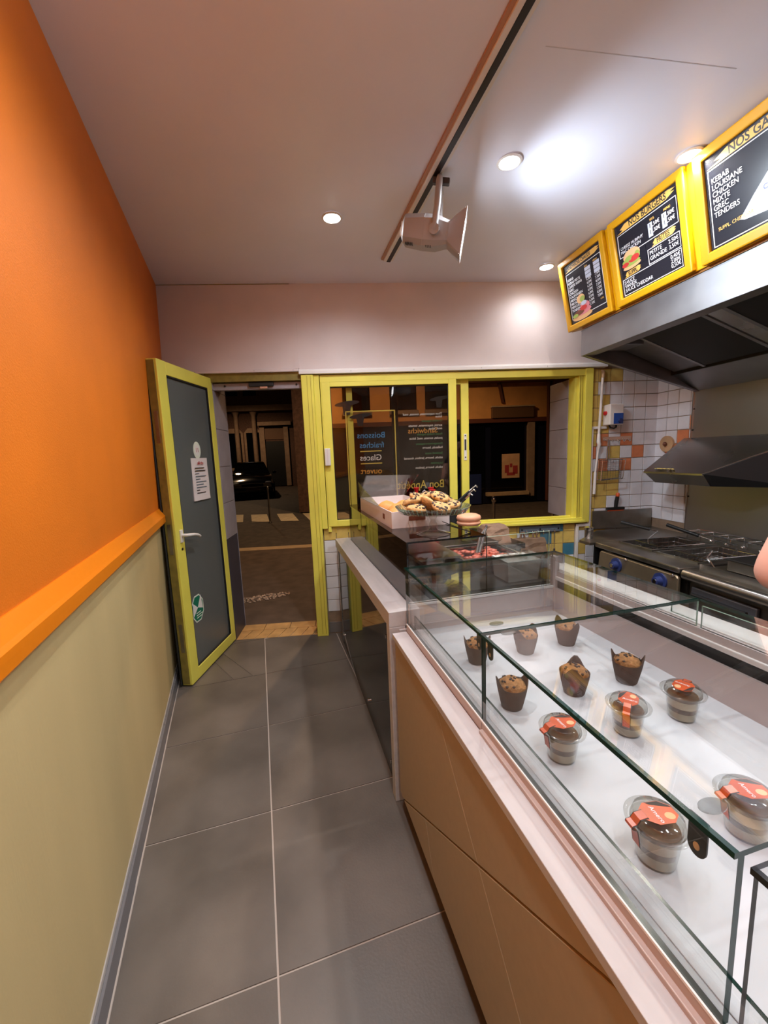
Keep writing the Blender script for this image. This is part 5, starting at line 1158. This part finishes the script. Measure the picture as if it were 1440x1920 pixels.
# ------------------------------------------------------------------ ceiling track with floodlight
TF = frame((.915, 2.0, CEIL), -3.07)
tk = T('lamp_track', TF, (0, 0, 0), 'black ceiling lamp track with a brown batten along its left side', 'lamp track')
def tbx(a, b, z0, z1, m, n, bev=.001): tk.part(n, MB().box(a, b, -3.3, .82, z0, z1, bev), m)
tbx(-.014, .012, -.022, -.001, M_track, 'track'); tbx(.012, .030, -.016, -.001, M_casew, 'side_strip'); tbx(-.036, -.014, -.020, -.001, M_casew, 'side_strip'); tbx(-.052, -.036, -.012, -.001, M_batten, 'batten')
def rsec(x, hy, hz, c, dz=0): return [(x, -hy+c, -hz+dz), (x, hy-c, -hz+dz), (x, hy, -hz+c+dz), (x, hy, hz-c+dz), (x, hy-c, hz+dz), (x, -hy+c, hz+dz), (x, -hy, hz-c+dz), (x, -hy, -hz+c+dz)]
def rloft(secs, cap0=True, cap1=True):
    mb = MB(); rings = [[mb.bm.verts.new(p) for p in s_] for s_ in secs]
    for A, B in zip(rings, rings[1:]):
        for k in range(8): mb._f([A[k], A[(k+1) % 8], B[(k+1) % 8], B[k]])
    if cap0: mb._f(rings[0][::-1])
    if cap1: mb._f(rings[-1])
    bmesh.ops.recalc_face_normals(mb.bm, faces=mb.bm.faces); return mb
def floodlight(FL, lab, watts):
  fl = T('track_floodlight', FL, (0, 0, 0), lab, 'floodlight', 'floodlights on the ceiling track')
  fl.part('housing', rloft([rsec(-.165, .060, .040, .02), rsec(-.155, .078, .058, .022), (rsec(-.06, .090, .066, .022)), rsec(.0, .088, .066, .022), rsec(.062, .072, .048, .014)]), M_lampbody, smooth=28)
  fl.part('reflector', rloft([rsec(.058, .070, .046, .012), rsec(.090, .092, .068, .008), rsec(.135, .118, .098, .004), rsec(.136, .114, .094, .004), rsec(.095, .085, .062, .008)], True, False), M_lampbody, smooth=28)
  fl.part('lamp_glass', MB().box(.128, .131, -.112, .112, -.092, .092), M_floodface)
  fl.part('rear_cap', MB().box(-.172, -.163, -.05, .05, -.032, .032, .004), M_casew)
  for k in range(5): fl.part('vent_slot', MB().box(-.140+.008*k, -.136+.008*k, -.070, -.035, -.0665, -.058), M_black)
  for k in range(4): fl.part('vent_slot', MB().box(-.040+.008*k, -.036+.008*k, -.070, -.030, -.0665, -.060), M_black)
  fl.part('seam', rloft([rsec(-.150, .0795, .0595, .022, 0), rsec(-.06, .0905, .0665, .022), rsec(.06, .0735, .0495, .014)], False, False), M_lampbody)
  ar = fl.part('bracket', MB().tube([(-.005, -.096, -.005), (-.005, -.098, .10), (-.012, -.085, .19), (-.018, -.02, .222)], [.016, .016, .015, .014], 10), M_lampbody, smooth=50)
  fl.part('bracket', MB().tube([(-.005, .096, -.005), (-.005, .098, .10), (-.012, .085, .19), (-.018, .02, .222)], [.016, .016, .015, .014], 10), M_lampbody, smooth=50)
  fl.part('track_adaptor', MB().box(-.05, .03, -.02, .02, .198, .224, .004), M_track)
  for s_ in (-1, 1): fl.part('pivot', MB().tube([(-.005, s_*.088, 0), (-.005, s_*.110, 0)], .024, 16), M_lampbody, smooth=50)
  lamp_light('lamp_beam', 'AREA', Matrix.Translation((.145, 0, 0)) @ Matrix.Rotation(R(-90), 4, 'Y'), watts, (.78, .89, 1), fl.o, shape='RECTANGLE', size=.17, size_y=.21, spread=R(118))
floodlight(Matrix.Translation((.935, 2.0, 2.60)) @ Matrix.Rotation(R(-25), 4, 'Z') @ Matrix.Rotation(R(11), 4, 'Y') @ Matrix.Rotation(R(14), 4, 'X'), 'grey floodlight hanging from the ceiling track, shining at the menu boards', FLOOD_W)
floodlight(Matrix.Translation((.785, -.55, 2.60)) @ Matrix.Rotation(R(165), 4, 'Z') @ Matrix.Rotation(R(-6), 4, 'Y') @ Matrix.Rotation(R(-8), 4, 'X'), 'grey floodlight added on the track behind the camera to brighten the orange wall and ceiling', FILL_FLOOD_W)
# ------------------------------------------------------------------ person behind the counter (mostly outside the frame at the right edge)
def skin(name, joints, bones, m, parent, lab=None, lvl=2):
    me = bpy.data.meshes.new(name); names = list(joints)
    me.from_pydata([joints[k][0] for k in names], [(names.index(a), names.index(b)) for a, b in bones], [])
    o = bpy.data.objects.new(name, me); C.objects.link(o); o.parent = parent
    md = o.modifiers.new('skin', 'SKIN')
    for i, k in enumerate(names):
        r_ = joints[k][1]; sv = me.skin_vertices[0].data[i]
        sv.radius = r_ if isinstance(r_, tuple) else (r_, r_); sv.use_root = i == 0
    sd_ = o.modifiers.new('smooth', 'SUBSURF'); sd_.levels = lvl; sd_.render_levels = lvl
    me.materials.append(m)
    for p in me.polygons: p.use_smooth = True
    md.use_smooth_shade = True
    return tag(o, lab)
PF = Matrix.Translation((1.682, .58, 0)) @ Matrix.Rotation(R(-55), 4, 'Z')     # y = the way the person faces
pe = T('person', PF, (0, 0, 0), 'person in black shirt and teal gloves, bare bent arm showing at the right edge', 'person')
J = {'hip': ((0, 0, .97), (.115, .085)), 'waist': ((0, .01, 1.10), (.135, .10)), 'chest': ((0, .01, 1.28), (.155, .11)), 'neck0': ((0, 0, 1.44), (.08, .07)), 'neck': ((0, .015, 1.50), .052), 'head0': ((0, .03, 1.57), .07), 'head': ((0, .035, 1.66), (.078, .092)), 'crown': ((0, .02, 1.73), .055),
     'shL': ((-.17, 0, 1.405), .066), 'elL': ((-.300, -.03, 1.115), .050), 'wrL': ((-.225, .20, 1.02), .030), 'shR': ((.17, 0, 1.405), .066), 'elR': ((.27, -.02, 1.12), .044), 'wrR': ((.18, .22, 1.05), .029),
     'upL': ((-.245, -.012, 1.27), .056), 'foL': ((-.270, .065, 1.075), .044),
     'hL': ((-.095, 0, .87), .082), 'kL': ((-.10, .02, .49), .062), 'aL': ((-.10, 0, .09), .042), 'tL': ((-.11, .13, .035), .035), 'hR': ((.095, 0, .87), .082), 'kR': ((.10, .02, .49), .062), 'aR': ((.10, 0, .09), .042), 'tR': ((.11, .13, .035), .035)}
BO = [('hip', 'waist'), ('waist', 'chest'), ('chest', 'neck0'), ('neck0', 'neck'), ('neck', 'head0'), ('head0', 'head'), ('head', 'crown'), ('neck0', 'shL'), ('shL', 'upL'), ('upL', 'elL'), ('elL', 'foL'), ('foL', 'wrL'), ('neck0', 'shR'), ('shR', 'elR'), ('elR', 'wrR'), ('hip', 'hL'), ('hL', 'kL'), ('kL', 'aL'), ('aL', 'tL'), ('hip', 'hR'), ('hR', 'kR'), ('kR', 'aR'), ('aR', 'tR')]
skin('body', J, BO, M_skin, pe.o)
def g_(k, add): r_ = J[k][1]; r_ = r_ if isinstance(r_, tuple) else (r_, r_); return (J[k][0], (r_[0]+add, r_[1]+add))
skin('shirt', {'hem': ((0, 0, .875), (.172, .132)), 'hip': ((0, 0, .97), (.168, .128)), 'waist': g_('waist', .022), 'chest': g_('chest', .018), 'neck0': g_('neck0', .012), 'shL': g_('shL', .014), 'slL': ((-.225, -.008, 1.31), .074), 'shR': g_('shR', .014), 'slR': ((.215, -.008, 1.29), .070)},
     [('hem', 'hip'), ('hip', 'waist'), ('waist', 'chest'), ('chest', 'neck0'), ('neck0', 'shL'), ('shL', 'slL'), ('neck0', 'shR'), ('shR', 'slR')], M_shirt, pe.o)
skin('trousers', {'hip': ((0, 0, .97), (.125, .105)), 'hL': ((-.095, 0, .88), .110), 'kL': g_('kL', .018), 'aL': ((-.10, 0, .10), .06), 'hR': ((.095, 0, .88), .110), 'kR': g_('kR', .018), 'aR': ((.10, 0, .10), .06)}, [('hip', 'hL'), ('hL', 'kL'), ('kL', 'aL'), ('hip', 'hR'), ('hR', 'kR'), ('kR', 'aR')], M_jean, pe.o)
for s_ in (-1, 1): skin('shoe', {'h': ((.10*s_, -.03, .042), .045), 'm': ((.105*s_, .07, .042), .046), 't': ((.11*s_, .16, .036), .036)}, [('h', 'm'), ('m', 't')], M_rub, pe.o)
pe.part('hair', MB().blob((0, .0, 1.69), .090, .105, .095, .06, 4, 3, 3), M_hair, smooth=80)
for s_ in (-1, 1):
    pe.part('eye', MB().blob((.032*s_, .122, 1.655), .012, .008, .009, 0, 1, 2), M_eye, smooth=80); pe.part('ear', MB().blob((.083*s_, .03, 1.64), .012, .020, .030, .1, 2, 2), M_skin, smooth=80)
pe.part('nose', MB().blob((0, .135, 1.622), .014, .018, .024, .05, 2, 2), M_skin, smooth=80); pe.part('mouth', MB().blob((0, .118, 1.585), .024, .010, .008, 0, 1, 2), M_lip, smooth=80)
def hand(s_, w_):
    w_ = Vector(w_); d = Vector((.25*-s_*-1*(-1 if s_ < 0 else 1)*0+ .12*(-s_), .93, -.28)).normalized(); sdv = Vector((1, -.1*s_, 0)).normalized(); dn = Vector((0, 0, -1))
    P = {'w': (tuple(w_), .030), 'p': (tuple(w_+d*.06), (.040, .022))}; B = [('w', 'p')]
    for i in range(4):
        b = w_+d*.092+sdv*(-.030+.020*i); l = (.030, .034, .032, .025)[i]
        P['a%d' % i] = (tuple(b), .0105); P['b%d' % i] = (tuple(b+d*l+dn*.008), .0095); P['c%d' % i] = (tuple(b+d*l*1.6+dn*.030), .0085); P['d%d' % i] = (tuple(b+d*l*1.7+dn*.050), .0075)
        B += [('p', 'a%d' % i), ('a%d' % i, 'b%d' % i), ('b%d' % i, 'c%d' % i), ('c%d' % i, 'd%d' % i)]
    b = w_+d*.035-sdv*s_*.034
    P['t0'] = (tuple(b), .013); P['t1'] = (tuple(b+d*.030-sdv*s_*.018+dn*.01), .011); P['t2'] = (tuple(b+d*.055-sdv*s_*.020+dn*.022), .009)
    B += [('w', 't0'), ('t0', 't1'), ('t1', 't2')]
    skin('gloved_hand', P, B, M_glove, pe.o, 'teal gloved hand')
hand(-1, (-.217, .225, 1.01)); hand(1, (.172, .245, 1.04))
